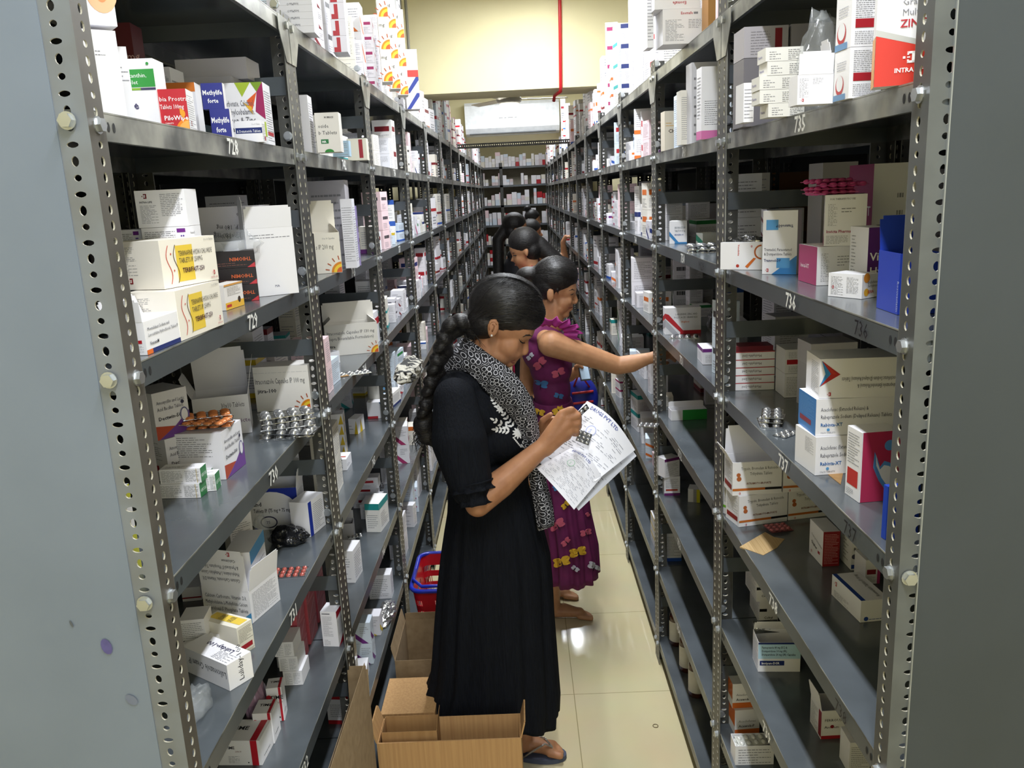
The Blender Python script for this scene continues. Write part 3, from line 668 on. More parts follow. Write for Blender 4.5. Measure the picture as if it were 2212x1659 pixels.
K('LE', 392, 1385, 446, 1380, 1340, .05, 'upper small white carton against the post on shelf 731', plain('F', n=6), zo=hk+.0006)
K('LE', 395, 1300, 436, 1296, 1270, .08, 'white carton with dark red stripe deep on shelf 731', lambda f: (f['F'].rect(0, .2, 1, .3, '9c2430'),))
def _luli(f):
    F = f['F']; F.text(.97, .68, .36, 'Luliconazole Cream IP', '3c3c44', flip=True, maxw=.85); f['T'].text(.8, .75, .3, 'Luliday-100', '2c2c50', flip=True, bold=.02); f['T'].lines(.6, .1, .95, .55, 5, '88888e'); f['R'].text(.62, .15, .3, 'Luliday-100', '3c3c44', rot=90, maxw=2)
K('LE', 401, 1449, 497, 1493, 1394, .05, 'long white luliconazole tube carton lying slanted on shelf 731', _luli)
def _clop(f):
    F = f['F']; F.rect(0, 0, 1, 1, '2438a0'); F.circ(.42, .42, .62, 'f1f0f4', ry=.5); F.text(.02, .58, .14, 'and', '2c2c32', bold=.02); F.text(.02, .42, .13, 'Tablets IP (75 mg + 75 mg)', '2c2c32', bold=.015, maxw=.82); F.circ(.33, .18, .2, '3a3a5a', ry=.15); F.circ(.33, .18, .17, 'f1f0f4', ry=.12); F.text(.27, .14, .1, '75', '3a3a5a'); F.logo(.8, .08, .07)
    R = f['R']; fine(R, 14)
K('LE', 551, 1145, 649, 1140, 1056, .07, 'white oval on blue 75 mg carton with tall open lid', _clop, open_top=True, flaps=[('B', .10, -8), ('R', .045, 8)])
K('LE', 672, 1160, 704, 1133, 1086, .05, 'small white and blue carton at the far end of shelf 731', lambda f: (f['F'].rect(0, 0, .2, 1, '2438a0'), fine(f['F'], 10, x0=.28)))
# ---- left bay, shelf 732
def _time(f):
    F = f['F']; F.rect(.78, 0, .93, 1, 'bd2130'); F.text(.2, .66, .16, 'TIME', '2c2c32', bold=.04); F.circ(.13, .73, .07, 'bd2130'); F.text(.42, .53, .08, 'SYRUP', '8a4a4a'); F.lines(.25, .1, .5, .4, 5, '77777d'); F.circ(.7, .12, .025, '3a3a3a'); f['R'].lines(.2, .2, .8, .3, 1, '2c2c32'); f['T'].rect(.78, 0, .93, 1, 'bd2130'); f['T'].text(.2, .5, .25, 'TIME', '2c2c32', bold=.04)
_, ht = K('LF', 473, 1653, 567, 1653, 1598, .07, 'white syrup carton with red corner band nearest on shelf 732', _time)
K('LF', 553, 1608, 594, 1606, 1540, .05, 'second white syrup carton with red band on shelf 732', _time)
K('LF', 583, 1560, 616, 1556, 1486, .04, 'third syrup carton, red-topped, behind the pink bag', _time)
zz = 0
for k in range(3):
    o, hq = K('LF', 614-6*k, 1481, 655-6*k, 1479, 1450, .07, ['bottom', 'middle', 'top'][k]+' of three small grey-printed cartons on shelf 732', lambda f: (f['F'].lines(.1, .1, .45, .9, 7), f['F'].lines(.55, .1, .9, .9, 7)), zs=zz); zz += hq+.0006
for j, (u, v) in enumerate(((652, 1440), (672, 1392), (690, 1345))):
    zz = 0
    for k in range(3):
        o, hq = K('LF', u, v, u+15, v-34, v-42, .06, ['nearest', 'middle', 'farthest'][j]+' red bundle on shelf 732, '+['bottom', 'middle', 'top'][k]+' carton', lambda f: (f['F'].rect(.08, .05, 1, .95, 'a01c2e'), f['F'].poly([(.1, .1), (.14, .1), (.9, .8), (.86, .8)], 'd8b8bc'), f['L'].rect(0, 0, .12, 1, 'f1f0f4')), base='b8505a', zs=zz); zz += hq+.0006
def _qr(f):
    F = f['F']; F.rect(.1, .93, .6, .95, '3a3a40'); F.lines(.1, .3, .7, .88, 14, '99999f'); F.lines(.1, .05, .5, .22, 3, '99999f'); f['R'].poly([(0, 1), (0, .8), (1, .9), (1, 1)], 'a01c2e'); f['R'].poly([(0, 0), (1, .3), (1, 0)], 'a01c2e'); fine(f['R'], 12, y0=.3, y1=.75)
K('LF', 699, 1396, 733, 1397, 1320, .05, 'upright white carton with red side standing free on shelf 732', _qr)
# ---- right bay, shelf 735
def _zinc(f):
    F = f['F']; F.poly([(0, 0), (1, 0), (1, .26), (0, .4)], 'd03a2e'); F.poly([(0, .4), (1, .26), (1, .3), (0, .45)], 'bcbcb8'); F.text(.4, .62, .07, 'Grape Seed', '88888e'); F.text(.4, .54, .07, 'Multimineral', '88888e'); F.text(.38, .45, .085, 'ZINC', 'b8303a', bold=.04); F.logo(.45, .17, .09, 'ffffff'); F.text(.32, .1, .05, 'INTRA LIFE', 'ffffff', bold=.03)
    f['L'].rect(0, 0, 1, .4, 'e8a23a')
KY('RB', 1.10, 1888, 172, -18, 2022, -90, .04, 'tall white and red zinc carton jutting over shelf 735', _zinc)
def _rstack(f):
    F = f['F']; F.lines(.12, .52, .95, .96, 8, '55555c'); F.rect(.12, .34, .95, .5, 'a8242e'); F.lines(.12, .05, .95, .3, 5, '66666c'); L = f['L']; L.circ(.4, .3, .2, 'c03a3a'); L.circ(.4, .34, .16, 'eeeef2'); L.lines(.2, .6, .8, .8, 3); L.rect(0, 0, .8, .12, '6a94c0')
z0 = 0
for k, hk in enumerate((.068, .073, .09)):
    KY('RB', 1.235, 1835, 150, 3, 1905, 0, .05, ['bottom', 'middle', 'top'][k]+' of three red-banded cartons beside the zinc carton', _rstack, h=hk, zo=z0); z0 += hk+.0006
KY('RB', 1.30, 1722, 220, 3, 1799, 162, .035, 'white carton with raised pointed lid on shelf 735', lambda f: (f['F'].lines(.05, .25, .3, .9, 9, '99999f'), f['F'].lines(.42, .68, .72, .9, 4, '77777d'), f['F'].logo(.1, .1, .1)), open_top=True, flaps=[('F', .032, 4), ('R', .05, -10)])
z0 = 0
def _plas(f):
    F = f['F']; F.lines(.1, .15, .4, .8, 3, '88888e'); F.lines(.6, .1, .95, .9, 4, '55555c'); f['L'].text(.1, .35, .3, 'Plasintra', '4a3a8e', maxw=.8)
for k in range(5):
    KY('RB', 1.52, (1660, 1641, 1640, 1656, 1652)[k], 220, 2, (1738, 1722, 1721, 1735, 1732)[k], 0, .045, ['bottom', 'second', 'middle', 'fourth', 'top'][k]+' of five flat white cartons stacked on shelf 735', _plas, h=.0225, zo=z0, base='eceae4'); z0 += .0231
KY('RB', 1.62, 1606, 240, 2, 1628, 0, .05, 'small white carton squeezed beside the flat carton stack', plain('F', n=6), h=.07)
def _dk(f): f['F'].rect(.7, .15, .86, .92, '7c1c24'); f['F'].lines(.15, .1, .6, .9, 6, '88858a')  # dim cartons below: shelf-back shade put into their grey bases
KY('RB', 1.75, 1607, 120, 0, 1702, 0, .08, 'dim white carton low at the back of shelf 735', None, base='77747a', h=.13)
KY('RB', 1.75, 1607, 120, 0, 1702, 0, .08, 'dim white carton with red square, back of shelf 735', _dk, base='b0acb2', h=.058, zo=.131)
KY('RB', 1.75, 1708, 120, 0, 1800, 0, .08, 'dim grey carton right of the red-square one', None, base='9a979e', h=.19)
# ---- right bay, shelf 736
def _vono(f):
    F = f['F']; F.text(.42, .92, .1, 'Vonobrite', 'c8402e', rot=-90, bold=.02, maxw=.9); F.circ(.42, .14, .06, 'b83a2e'); F.circ(.98, .65, .27, 'b8602e', a0=90, a1=270); F.circ(.98, .65, .21, 'f4f2f4', a0=90, a1=270); F.poly([(.6, .12), (.66, .06), (.86, .42), (.8, .44)], 'd8702e'); F.logo(.72, .82, .07)
K('RC', 1556, 582, 1646, 583, 524, .012, 'white card with orange magnifier leaning at the post, shelf 736', _vono)
def _tram(f):
    F = f['F']; F.poly([(.28, 0), (1, 0), (1, .3)], '3c86cc'); F.rect(.42, .1, .8, .26, '5a9fd8'); F.rect(.1, .7, .45, .86, '5a9fd8'); F.text(.05, .37, .065, 'Tramadol, Paracetamol', '4a4a58', maxw=.8); F.text(.05, .3, .065, '& Domperidone Tablets', '4a4a58', maxw=.8); F.text(.05, .2, .06, 'Tramrod-DP', '2a3a6e', bold=.03, maxw=.5); F.text(.88, .78, .06, 'Tramrod-DP', '2a3a6e', bold=.03, flip=True, maxw=.5); F.logo(.1, .04, .05)
K('RC', 1646, 592, 1720, 593, 456, .03, 'upright white tramadol carton with sky-blue corner, shelf 736', _tram)
def _inv(f):
    L = f['L']; L.rect(0, 0, 1, 1, 'a83468'); L.text(.12, .4, .16, 'Invical-XT', 'ffffff', maxw=.8); F = f['F']; F.lines(.1, .1, .3, .85, 12, '66666c'); F.lines(.5, .5, .8, .8, 3, '77777d')
o, h = K('RC', 1763, 617, 1850, 613, 534, .10, 'lower magenta-ended calcium carton on shelf 736', _inv)
def _inv2(f):
    F = f['F']; F.text(.12, .9, .05, 'FOR THERAPEUTIC USE', '44444a', maxw=.6); F.lines(.08, .4, .3, .84, 10, '66666c'); F.lines(.4, .66, .8, .78, 2, '66666c'); F.text(.05, .26, .08, 'Invicta Pharma', 'a8305e', bold=.02, maxw=.6); F.lines(.05, .05, .6, .22, 4, '66666c')
    L = f['L']; L.poly([(0, 0), (1, 0), (1, .26), (.5, .05), (.2, .22), (0, .18)], 'b85a80'); L.text(.08, .72, .06, 'Calcium Vitamin D3', '55555c', maxw=.8); L.text(.08, .64, .06, 'L-Methylfolate Calcium', '55555c', maxw=.85); L.text(.08, .36, .07, 'Invical-XT', '5a5a78', maxw=.4); L.circ(.7, .45, .05, 'a8242e'); L.circ(.7, .34, .04, 'a8242e', ry=.09)
z = zlev('R', 'C'); P = onZ(1763, 617, z); Q = onZ(1850, 613, z)
_, h2 = K('RC', 1779, 532, 1869, 530, 422, .09, 'upper calcium carton with pink waves, blisters on its top', _inv2, zo=h+.0006)
TOPINV = (h+h2)
def _vild(f):
    F = f['F']; F.rect(0, .08, 1, 1, '5a2878'); F.rect(0, 0, 1, .12, 'c03a4a'); F.text(.1, .5, .17, 'Vildagliptin', 'ffffff', bold=.03); F.text(.1, .28, .17, 'Hydrochloride', 'ffffff', bold=.03); fine(f['L'], 10, x0=.1, x1=.35)
KY('RC', 1.40, 1873, 578, 2, 1922, 492, .07, 'white carton with purple vildagliptin front behind the blue one', _vild)
def _sera(f):
    F = f['F']; F.circ(.25, .85, .2, 'e8963a'); F.circ(.25, .25, .16, 'e8b03a'); F.text(.3, .6, .16, 'Diclofenac', '4a4a50'); F.text(.3, .45, .16, 'Serratiopeptidase', '4a4a50'); F.text(.3, .2, .18, 'SERA', 'c84a2e', bold=.03); L = f['L']; fine(L, 10, x1=.45); L.lines(.55, .2, .9, .9, 10); L.logo(.1, .35, .12)
K('RC', 1861, 646, 1898, 640, 594, .065, 'small white and orange carton in front on shelf 736', _sera)
def _blue(f):
    F = f['F']; F.text(.93, .55, .1, 'Rosuvastatin', 'c8d2f4', flip=False, rot=-90); F.rect(0, 0, .0, 1, 'ffffff') if False else None
    L = f['L']; L.rect(0, 0, 1, 1, '2c3f86'); L.rect(.15, .06, .85, .42, 'e6e4ec'); L.logo(.4, .3, .06); L.lines(.2, .1, .8, .28, 5, '8a88a0'); L.lines(.15, .55, .8, .92, 9, '8a98d0')
K('RC', 1893, 664, 1938, 680, 540, .055, 'bright blue carton with cream lid flap at the post, shelf 736', _blue, base='2a46c0', open_top=True, flaps=[('L', .05, 8)])
def _mag(f):
    L = f['L']; L.rect(0, 0, 1, 1, '9a2c66'); L.text(.6, .55, .12, 'XT', 'ffffff'); F = f['F']; F.lines(.1, .35, .16, .5, 1); F.lines(.1, .1, .5, .5, 7, '55555c'); F.lines(.5, .55, .65, .85, 2, '77777d')
KY('RC', 1.62, 1886, 420, 4, 1990, 354, .10, 'big magenta-sided white carton at the back right of shelf 736', _mag)
def _ace(f): F = f['F']; F.text(.12, .58, .15, 'Each film coated bilayer', '44444a', maxw=.8); F.text(.12, .4, .15, 'Acebrophylline', '44444a'); F.text(.12, .22, .15, 'Acetylcysteine BP', '44444a')
K('RC', 1594, 535, 1662, 532, 486, .06, 'white carton topped with silver foil near the far post, shelf 736', _ace)
zz = 0
for k in range(3):
    o, hq = K('RC', 1668, 500, 1738, 498, 460, .06, ['bottom', 'middle', 'top'][k]+' of three wide dim cartons at the back, shelf 736', lambda f: f['F'].lines(.1, .4, .8, .6, 2, '77747a'), base='a5a2a6', zs=zz); zz += hq+.0006  # base greyed, dimness at the shelf back put into the colour
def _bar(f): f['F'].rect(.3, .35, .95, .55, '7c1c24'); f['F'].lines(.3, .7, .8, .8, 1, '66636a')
KY('RC', 1.86, 1775, 440, 2, 1850, 352, .08, 'dim white carton with dark red bar behind the pink blisters', _bar, base='b4b1b6')  # white card toned down, shade behind the blisters is in its base
# ---- right bay, shelf 737
def _rab(f):
    F = f['F']; F.text(.06, .66, .15, 'Aceclofenac (Extended Release) &', '4a4a58', maxw=.6); F.text(.06, .46, .15, 'Rabeprazole Sodium (Delayed Release) Tablets', '4a4a58', maxw=.9); F.text(.06, .25, .13, 'Rabinta-XT', '2a6ab0', bold=.03, maxw=.28); F.circ(.16, .16, .04, '5a9fd8'); F.text(.06, .06, .06, '10x10 TABLETS', '66666c')
def _rab1(f): _rab(f); fine(f['L'], 8, x0=.5, x1=.9, y0=.5)
def _rab2(f): _rab(f); L = f['L']; L.rect(0, 0, 1, 1, '3a7cc0'); L.lines(.1, .4, .9, .95, 10, '6aa0d8'); L.rect(.1, .2, .75, .34, '8e3040')
def _rab3(f):
    F = f['F']; F.poly([(.02, .96), (.26, .6), (0, .3), (.13, .6)], 'b8342e'); F.poly([(.02, .96), (.14, .62), (0, .3), (.07, .62)], '3a8ac8'); F.poly([(.02,.96),(.22,.6),(.17,.6)], 'c8402e'); F.text(.98, .52, .15, 'Aceclofenac Sodium (Delayed Release) Tablets', '4a4a58', flip=True, maxw=.7); F.text(.98, .34, .15, 'Rabeprazole (Extended Release) &', '4a4a58', flip=True, maxw=.5); F.logo(.1, .06, .09)
    L = f['L']; fine(L, 12, x0=.4)
_, h = K('RD', 1760, 1027, 1925, 1015, 945, .085, 'bottom of three large aceclofenac cartons on shelf 737', _rab1)
_, h2 = K('RD', 1761, 942, 1931, 934, 863, .085, 'middle aceclofenac carton with blue end on shelf 737', _rab2, zo=h+.0006)
K('RD', 1769, 861, 1940, 856, 776, .08, 'top aceclofenac carton with red and blue chevrons, shelf 737', _rab3, zo=h+h2+.0012)
def _heart(f):
    F = f['F']; F.rect(.03, 0, 1, 1, 'b23258')
    import math as m
    for sc, c in ((1, '5a94d8'), (.8, 'e6e8f4')):
        pts = []
        for i in range(21):
            t = i/20; pts.append((.34+.5*t, .72-.55*m.sin(t*m.pi*.5)*1)) if i % 1 == 0 else None
        F.poly([(.34, .72), (.3+.02*sc, .5), (.48, .3), (.74, .1), (1, .1), (1, .25+.1*sc), (.75, .55), (.6, .58), (.5, .5), (.42, .62)] if sc == 1 else [(.38, .68), (.4, .52), (.55, .34), (.78, .16), (1, .18), (1, .3), (.74, .5), (.6, .52), (.5, .46), (.43, .56)], c)
    F.circ(.72, .8, .075, '5a94d8'); L = f['L']; L.rect(.12, .18, .85, .42, 'c2342c'); L.lines(.1, .5, .9, .95, 8, '55555c'); L.lines(.1, .04, .6, .14, 3, '55555c')
K('RD', 1855, 1086, 1938, 1079, 935, .045, 'upright magenta carton with blue heart ribbon on shelf 737', _heart)
zz = 0
def _ml(f): f['F'].text(.68, .6, .45, 'Methylife-2ml', '4a2a2e', flip=True, maxw=.55); f['F'].rect(0, .9, 1, 1, 'b8303a')
for k in range(6):
    if k < 5: o, hq = K('RD', 1585, 844, 1672, 841, 827.8, .06, ['bottom', 'second', 'middle', 'fourth', 'fifth'][k]+' of six flat red-edged cartons on shelf 737', _ml, zs=zz); zz += hq+.0004
    else: K('RD', 1588, 844, 1668, 841, 833, .055, 'top dark red flat carton of six on shelf 737', None, base='6e1c28', zs=zz)
def _blk(f): F = f['F']; F.rect(.08, .38, .95, .58, 'b8242c'); F.lines(.15, .65, .9, .92, 4, '66666c'); F.lines(.15, .05, .9, .32, 4, '66666c')
_, h = K('RD', 1694, 859, 1745, 857, 808, .075, 'lower white carton between red-edged stack and aceclofenac cartons', plain('F', n=8))
K('RD', 1695, 807, 1746, 805, 756, .075, 'upper red-barred carton between red-edged stack and aceclofenac cartons', _blk, zo=h+.0006)
def _pan(f): f['F'].text(.08, .5, .22, 'Pantoprazole & Domperidone Tablets', '33333a', maxw=.9); f['F'].text(.1, .12, .22, 'PETALIFE', '33333a', bold=.03)
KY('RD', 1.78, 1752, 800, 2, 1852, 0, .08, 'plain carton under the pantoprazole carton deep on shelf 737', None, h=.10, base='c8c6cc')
KY('RD', 1.78, 1752, 760, 2, 1852, 0, .08, 'pantoprazole carton with open flap deep on shelf 737', _pan, h=.05, zo=.101, base='cfccd2')
K('RD', 1903, 1160, 1912, 1166, 1046, .05, 'thin upright blue card against the near post, shelf 737', None, base='2446b8')
# ---- right bay, shelf 738
def _intr(f):
    F = f['F']; F.text(.17, .76, .13, 'Trypsin, Bromelain & Rutoside', '5a5a60', maxw=.75); F.text(.35, .6, .13, 'Trihydrate Tablets', '5a5a60', maxw=.45); F.circ(.12, .62, .06, 'b8683a'); F.circ(.13, .5, .07, 'b8683a'); F.text(.28, .32, .085, 'INTRAMOTO-BR-FORTE', '8a5a4a', bold=.02, maxw=.5); F.rect(0, .14, .66, .21, 'c8702e'); F.rect(.66, .14, 1, .21, '1e1c1e'); F.logo(.12, .03, .06)
    L = f['L']; L.lines(.1, .4, .9, .95, 9, '66666c'); L.rect(.1, .15, .9, .3, '8e2a20')
_, h = K('RE', 1596, 1139, 1700, 1125, 1073, .07, 'lower left of four trypsin cartons on shelf 738', _intr)
K('RE', 1702, 1124, 1800, 1112, 1058, .07, 'lower right of four trypsin cartons on shelf 738', _intr)
K('RE', 1582, 1071, 1688, 1065, 1000, .07, 'upper left trypsin carton with its lid open, shelf 738', _intr, zo=h+.0006, open_top=True, flaps=[('B', .075, -6), ('L', .04, 30)])
K('RE', 1691, 1064, 1790, 1058, 996, .07, 'upper right of four trypsin cartons on shelf 738', _intr, zo=h+.0006)
K('RE', 1562, 1108, 1580, 1116, 1040, .02, 'slim white carton with lime stripe beside the trypsin cartons', lambda f: (f['F'].rect(0, .2, 1, .28, '7cc23a'), fine(f['F'], 8, y0=.4)))
def _clo(f):
    L = f['L']; L.text(.15, .62, .08, 'Clopidogrel, Rosuvastatin', '4a4a50', rot=-12, maxw=.8); L.text(.15, .38, .12, 'Clopher', '3a3a40', rot=-10, bold=.02); L.rect(.66, .25, .8, .33, 'b8303a'); L.logo(.15, .1, .07); F = f['F']; F.rect(0, 0, 1, 1, '8e1f28'); F.lines(.08, .08, .92, .95, 13, 'd8a8a8')
K('RE', 1776, 1224, 1812, 1222, 1149, .075, 'white carton with dark red printed side, lid torn open below', _clo)
def _ros(f): F = f['F']; F.rect(0, .05, 1, .18, '2a4a9e'); F.text(.08, .62, .16, 'Rosuvastatin', '4a4a50'); F.text(.25, .38, .18, 'Rosuvas', '2c2c3c', bold=.02); F.circ(.14, .44, .08, '4a4a60'); f['L'].lines(.3, .2, .7, .9, 4)
K('RE', 1838, 1232, 1880, 1230, 1165, .06, 'white rosuvastatin carton with blue base strip, shelf 738', _ros)
K('RE', 1868, 1262, 1900, 1260, 1210, .05, 'white carton with magenta edge near the near post, shelf 738', lambda f: (f['F'].rect(.8, 0, 1, 1, 'b83a7a'), f['F'].rect(.1, .4, .7, .6, '8e2430'), fine(f['F'], 5, x1=.7, y1=.35)))
def _ros2(f): T = f['T']; T.rect(0, 0, .14, 1, '2a4a9e') if False else T.rect(.0, .0, 1, .16, '2a4a9e') ; T.text(.9, .8, .2, 'Rosuvastatin Tablets IP 10 mg', '4a4a50', flip=True, maxw=.8); F = f['F']; F.logo(.1, .6, .2); F.lines(.1, .1, .6, .4, 4); f['R'].circ(.2, .15, .1, '2a4a9e'); f['R'].lines(.3, .1, .8, .2, 1, '2a4a9e')
K('RE', 1796, 1284, 1858, 1345, 1240, .055, 'long white rosuvastatin carton with blue top stripe, shelf 738', _ros2)
# ---- right bay, shelf 739
def _co(f): F = f['F']; F.rect(0, .5, .4, .62, '1c1c20'); F.text(.25, .2, .13, 'Cofryl', '2c2c32', bold=.03); fine(f['L'], 12)
_, h = K('RF', 1640, 1347, 1680, 1346, 1296, .10, 'lower white carton deep on shelf 739', _co)
K('RF', 1634, 1300, 1676, 1298, 1250, .10, 'upper white carton deep on shelf 739', _co, zo=h+.0006)
def _ipan(f):
    F = f['F']; F.rect(0, .94, 1, 1, '20306e'); F.rect(0, .45, 1, .94, 'b8dcf0'); F.rect(.04, .22, .62, .38, '20306e'); F.text(.08, .26, .11, 'Invipan-DSR', 'ffffff', bold=.03, maxw=.5)
    for i, t in enumerate(('Pantoprazole 40 mg (EC) &', 'Domperidone 10 mg (IR),', 'Domperidone 20 mg (SR) Capsules')): F.text(.08, .8-.12*i, .1, t, '30384e', bold=.01, maxw=.8 if i == 2 else .6)
    fine(f['L'], 12)
K('RF', 1637, 1451, 1728, 1451, 1388, .06, 'open white pantoprazole carton with pale blue panel, shelf 739', _ipan, open_top=True, flaps=[('B', .03, -25)])
def _fer(f): F = f['F']; F.rect(0, 0, .9, .12, 'a8242e'); F.text(.12, .62, .13, 'FERROUS', '3c3c42'); F.text(.12, .38, .13, 'Asc hem', '5a3a3a'); F.circ(.42, .44, .06, '8e1f28'); L = f['L']; L.rect(.75, .05, 1, .95, '8e1f28'); fine(L, 10, x1=.7)
K('RF', 1773, 1597, 1828, 1594, 1536, .06, 'white ferrous carton with red base strip on shelf 739', _fer, open_top=True, flaps=[('L', .04, 10)])
K('RF', 1833, 1672, 1878, 1671, 1604, .05, 'white carton cut by the bottom edge on shelf 739', plain('F', n=9))
# ---- right bay, bottom shelf
def _wok(f): F = f['F']; F.rect(0, 0, 1, .22, 'd8702e'); F.text(.15, .3, .14, 'Acewok-P', '2c2c32', bold=.03); F.text(.15, .5, .13, 'Aceclofenac', '77777d'); L = f['L']; L.rect(0, .35, 1, 1, 'd8702e')
_, h = K('RG', 1587, 1588, 1640, 1584, 1535, .07, 'lower white and orange aceclofenac carton on the shelf below 739', _wok)
K('RG', 1582, 1530, 1636, 1527, 1478, .07, 'upper white and orange aceclofenac carton, shelf below 739', _wok, zo=h+.0006)
K('RG', 1588, 1653, 1671, 1651, 1612, .05, 'open white carton heaped with white blister strips, bottom right', plain('F', n=4), open_top=True)
# ---- left second bay
def _mr(f): F = f['F']; F.text(.1, .62, .13, 'oside', '3c3c42'); F.text(.1, .45, .13, 'b Tablets', '3c3c42'); F.rect(.18, .22, .5, .33, '2f7a4a'); F.text(.22, .24, .08, 'MR', 'ffffff', bold=.04); F.circ(.5, -.0, .12, '2f8a3a', a0=0, a1=180, ry=.08); F.text(.4, .86, .06, 'RUBRICS', '2c2c32', bold=.02)
KY('LB', 2.12, 684, 300, 4, 735, 244, .05, 'cream carton with green MR tablet mark, second bay top row', _mr, base='e9e5df')
KY('LB', 2.10, 655, 300, 4, 672, 205, .06, 'tall grey-sided carton at the pole, second left bay', plain('R', n=12), base='d6d4d8')
KY('LB', 2.35, 716, 300, 3, 752, 305, .04, 'small pale blue carton beside the MR carton', plain('F', n=5), base='a8c6dc')
KY('LB', 2.62, 750, 320, 4, 792, 300, .06, 'cream carton with red bar, second left bay', lambda f: f['F'].rect(.6, .1, .8, .95, '9c2430'), base='e2dfce')
def _i200(f): F = f['F']; F.text(.03, .6, .17, 's IP 200 mg', '55504a', maxw=.7); F.text(.3, .84, .06, '10 x 10 Capsules', '66666c', maxw=.5); F.sun(.99, .01, .26); fine(f['R'], 14)
K('LC', 686, 592, 740, 588, 504, .07, 'open cream 200 mg carton with sun corner and raised lid', _i200, base='efe9dc', open_top=True, flaps=[('B', .085, -5), ('R', .03, -40)])
KY('LC', 2.38, 740, 500, 4, 765, 430, .06, 'tall white wrapped carton stack beside the 200 mg carton', plain('F', 'R', n=16), base='e6e6ee')
KY('LC', 2.45, 760, 520, 40, 776, 445, .03, 'slim lilac wrapped carton beside the cardboard sheet', plain('F', n=4), base='9c90c0')
KY('LC', 2.55, 668, 450, 3, 748, 392, .08, 'dim long white carton with vertical print, second left bay', plain('F', n=6), base='c2bfc6')  # white card greyed, its base colour carries the shade of the shelf
def _i130(f): F = f['F']; F.text(.04, .68, .15, 'Itraconazole Capsules IP 130 mg', '44444a', maxw=.9); F.text(.04, .5, .15, '(Supra Bioavailable Formulation)', '44444a', maxw=.88); F.text(.05, .26, .13, 'Jitra', '2c2c32', bold=.05); F.sun(.99, .01, .24)
K('LD', 706, 771, 819, 760, 704, .075, 'white itraconazole 130 mg carton with wide raised lid', _i130, base='ece8e0', open_top=True, flaps=[('B', .065, -3), ('R', .03, -50), ('L', .03, -50)])
K('LD', 704, 790, 735, 783, 764, .04, 'small open carton of capsules in front of the 130 mg carton', lambda f: f['F'].text(.4, .3, .4, 'S.W.', '444444'), open_top=True)
K('LD', 812, 745, 822, 735, 676, .04, 'slim red and white carton beside the 130 mg carton', lambda f: (f['F'].rect(0, .1, .5, .4, 'b8303a'), f['F'].rect(0, .6, 1, .8, 'b8303a')))
def _yt(f): F = f['R']; F.poly([(.3, 0), (.7, 0), (.5, .9)], 'd8b82a'); f['F'].poly([(.6, 0), (1, 0), (.85, .9)], 'd8b82a'); f['F'].lines(.05, .3, .5, .7, 2)
zz = 0
for k in range(4):
    o, hq = K('LE', 722, 985, 748, 983, 963, .06, ['bottom', 'second', 'third', 'top'][k]+' of four yellow-triangle cartons, second left bay', _yt, zs=zz); zz += hq+.0006
def _nic(f): f['F'].text(.62, .12, .25, 'NICONA', '2c2c32', rot=90, bold=.03, maxw=3); f['T'].rect(.2, .3, .8, .42, 'b8422e'); f['R'].lines(.1, .3, .6, .6, 2, '55555c')
K('LE', 727, 1017, 750, 1016, 993, .075, 'long white tube carton pointing forward, second left bay', _nic)
K('LE', 755, 938, 774, 938, 905, .07, 'white ampoule carton beside the yellow-triangle stack', _yt)
K('LE', 795, 905, 832, 903, 870, .05, 'white carton with red top and blue corner, second left bay', lambda f: (f['F'].rect(0, 0, .6, .15, 'b8303a'), f['F'].poly([(.7, 1), (1, 1), (1, .5)], '3a6aa8')))
def _rb(f): F = f['F']; F.rect(.2, .5, .75, .72, 'a8242e'); F.lines(.1, .1, .9, .4, 4)
_, h = K('LF', 736, 1107, 764, 1094, 1066, .04, 'lower white red-barred carton, second left bay', _rb)
K('LF', 731, 1066, 762, 1052, 1034, .04, 'upper white carton with open flap above the red-barred one', plain('F', n=4), zo=h+.001)
_, h = K('LF', 764, 1098, 823, 1097, 1074, .06, 'bottom red-barred carton of three, second left bay', _rb)
_, h2 = K('LF', 762, 1073, 814, 1072, 1052, .05, 'middle red-barred carton of three, second left bay', _rb, zo=h+.0006)
K('LF', 776, 1056, 818, 1054, 1033, .05, 'top red-barred carton of three holding black blisters', _rb, zo=h+h2+.0012)
K('LF', 743, 1178, 766, 1176, 1132, .05, 'grey-white dispenser carton with round window, second left bay', lambda f: fine(f['F'], 4, y1=.4), base='d2d0d4', open_top=True, flaps=[('B', .03, 10)])
# ---- right second bay
def _pk(f): F = f['F']; F.rect(0, 0, 1, .12, 'd878b0'); F.lines(.15, .2, .95, .55, 8, '55555c'); f['L'].rect(0, 0, 1, .12, 'd878b0'); f['L'].lines(.2, .3, .8, .9, 9)
KY('RB', 2.16, 1515, 300, 2, 1560, 144, .05, 'tall white carton with pink base beside the pole, shelf 749', _pk)
KY('RB', 2.35, 1494, 250, 3, 1555, 135, .06, 'white wrapped carton behind the pink-based one', plain('F', n=5), base='e2e2ea')
KY('RB', 2.40, 1471, 300, 3, 1490, 195, .05, 'narrow cream carton with printed columns, shelf 749', plain('F', n=14), base='e9e6de')
KY('RB', 2.75, 1436, 320, 2, 1462, 240, .06, 'beige carton lettered CHE in the second right bay', lambda f: (f['F'].text(.3, .45, .13, 'CHE', '3a2418', bold=.03), f['F'].lines(.1, .62, .9, .75, 2, 'c8982e')), base='cfc6b4')
def _amp(f): F = f['F']; F.text(.02, .1, .17, 'AMOXYCILLIN AND POTASSIUM', '44444a', maxw=.85); F.text(.7, .72, .1, '10 x 10 Tablets', '55555c', maxw=.25)
K('RC', 1432, 500, 1519, 497, 447, .07, 'wide cream amoxycillin and potassium carton, shelf 750', _amp, base='dedbd0')
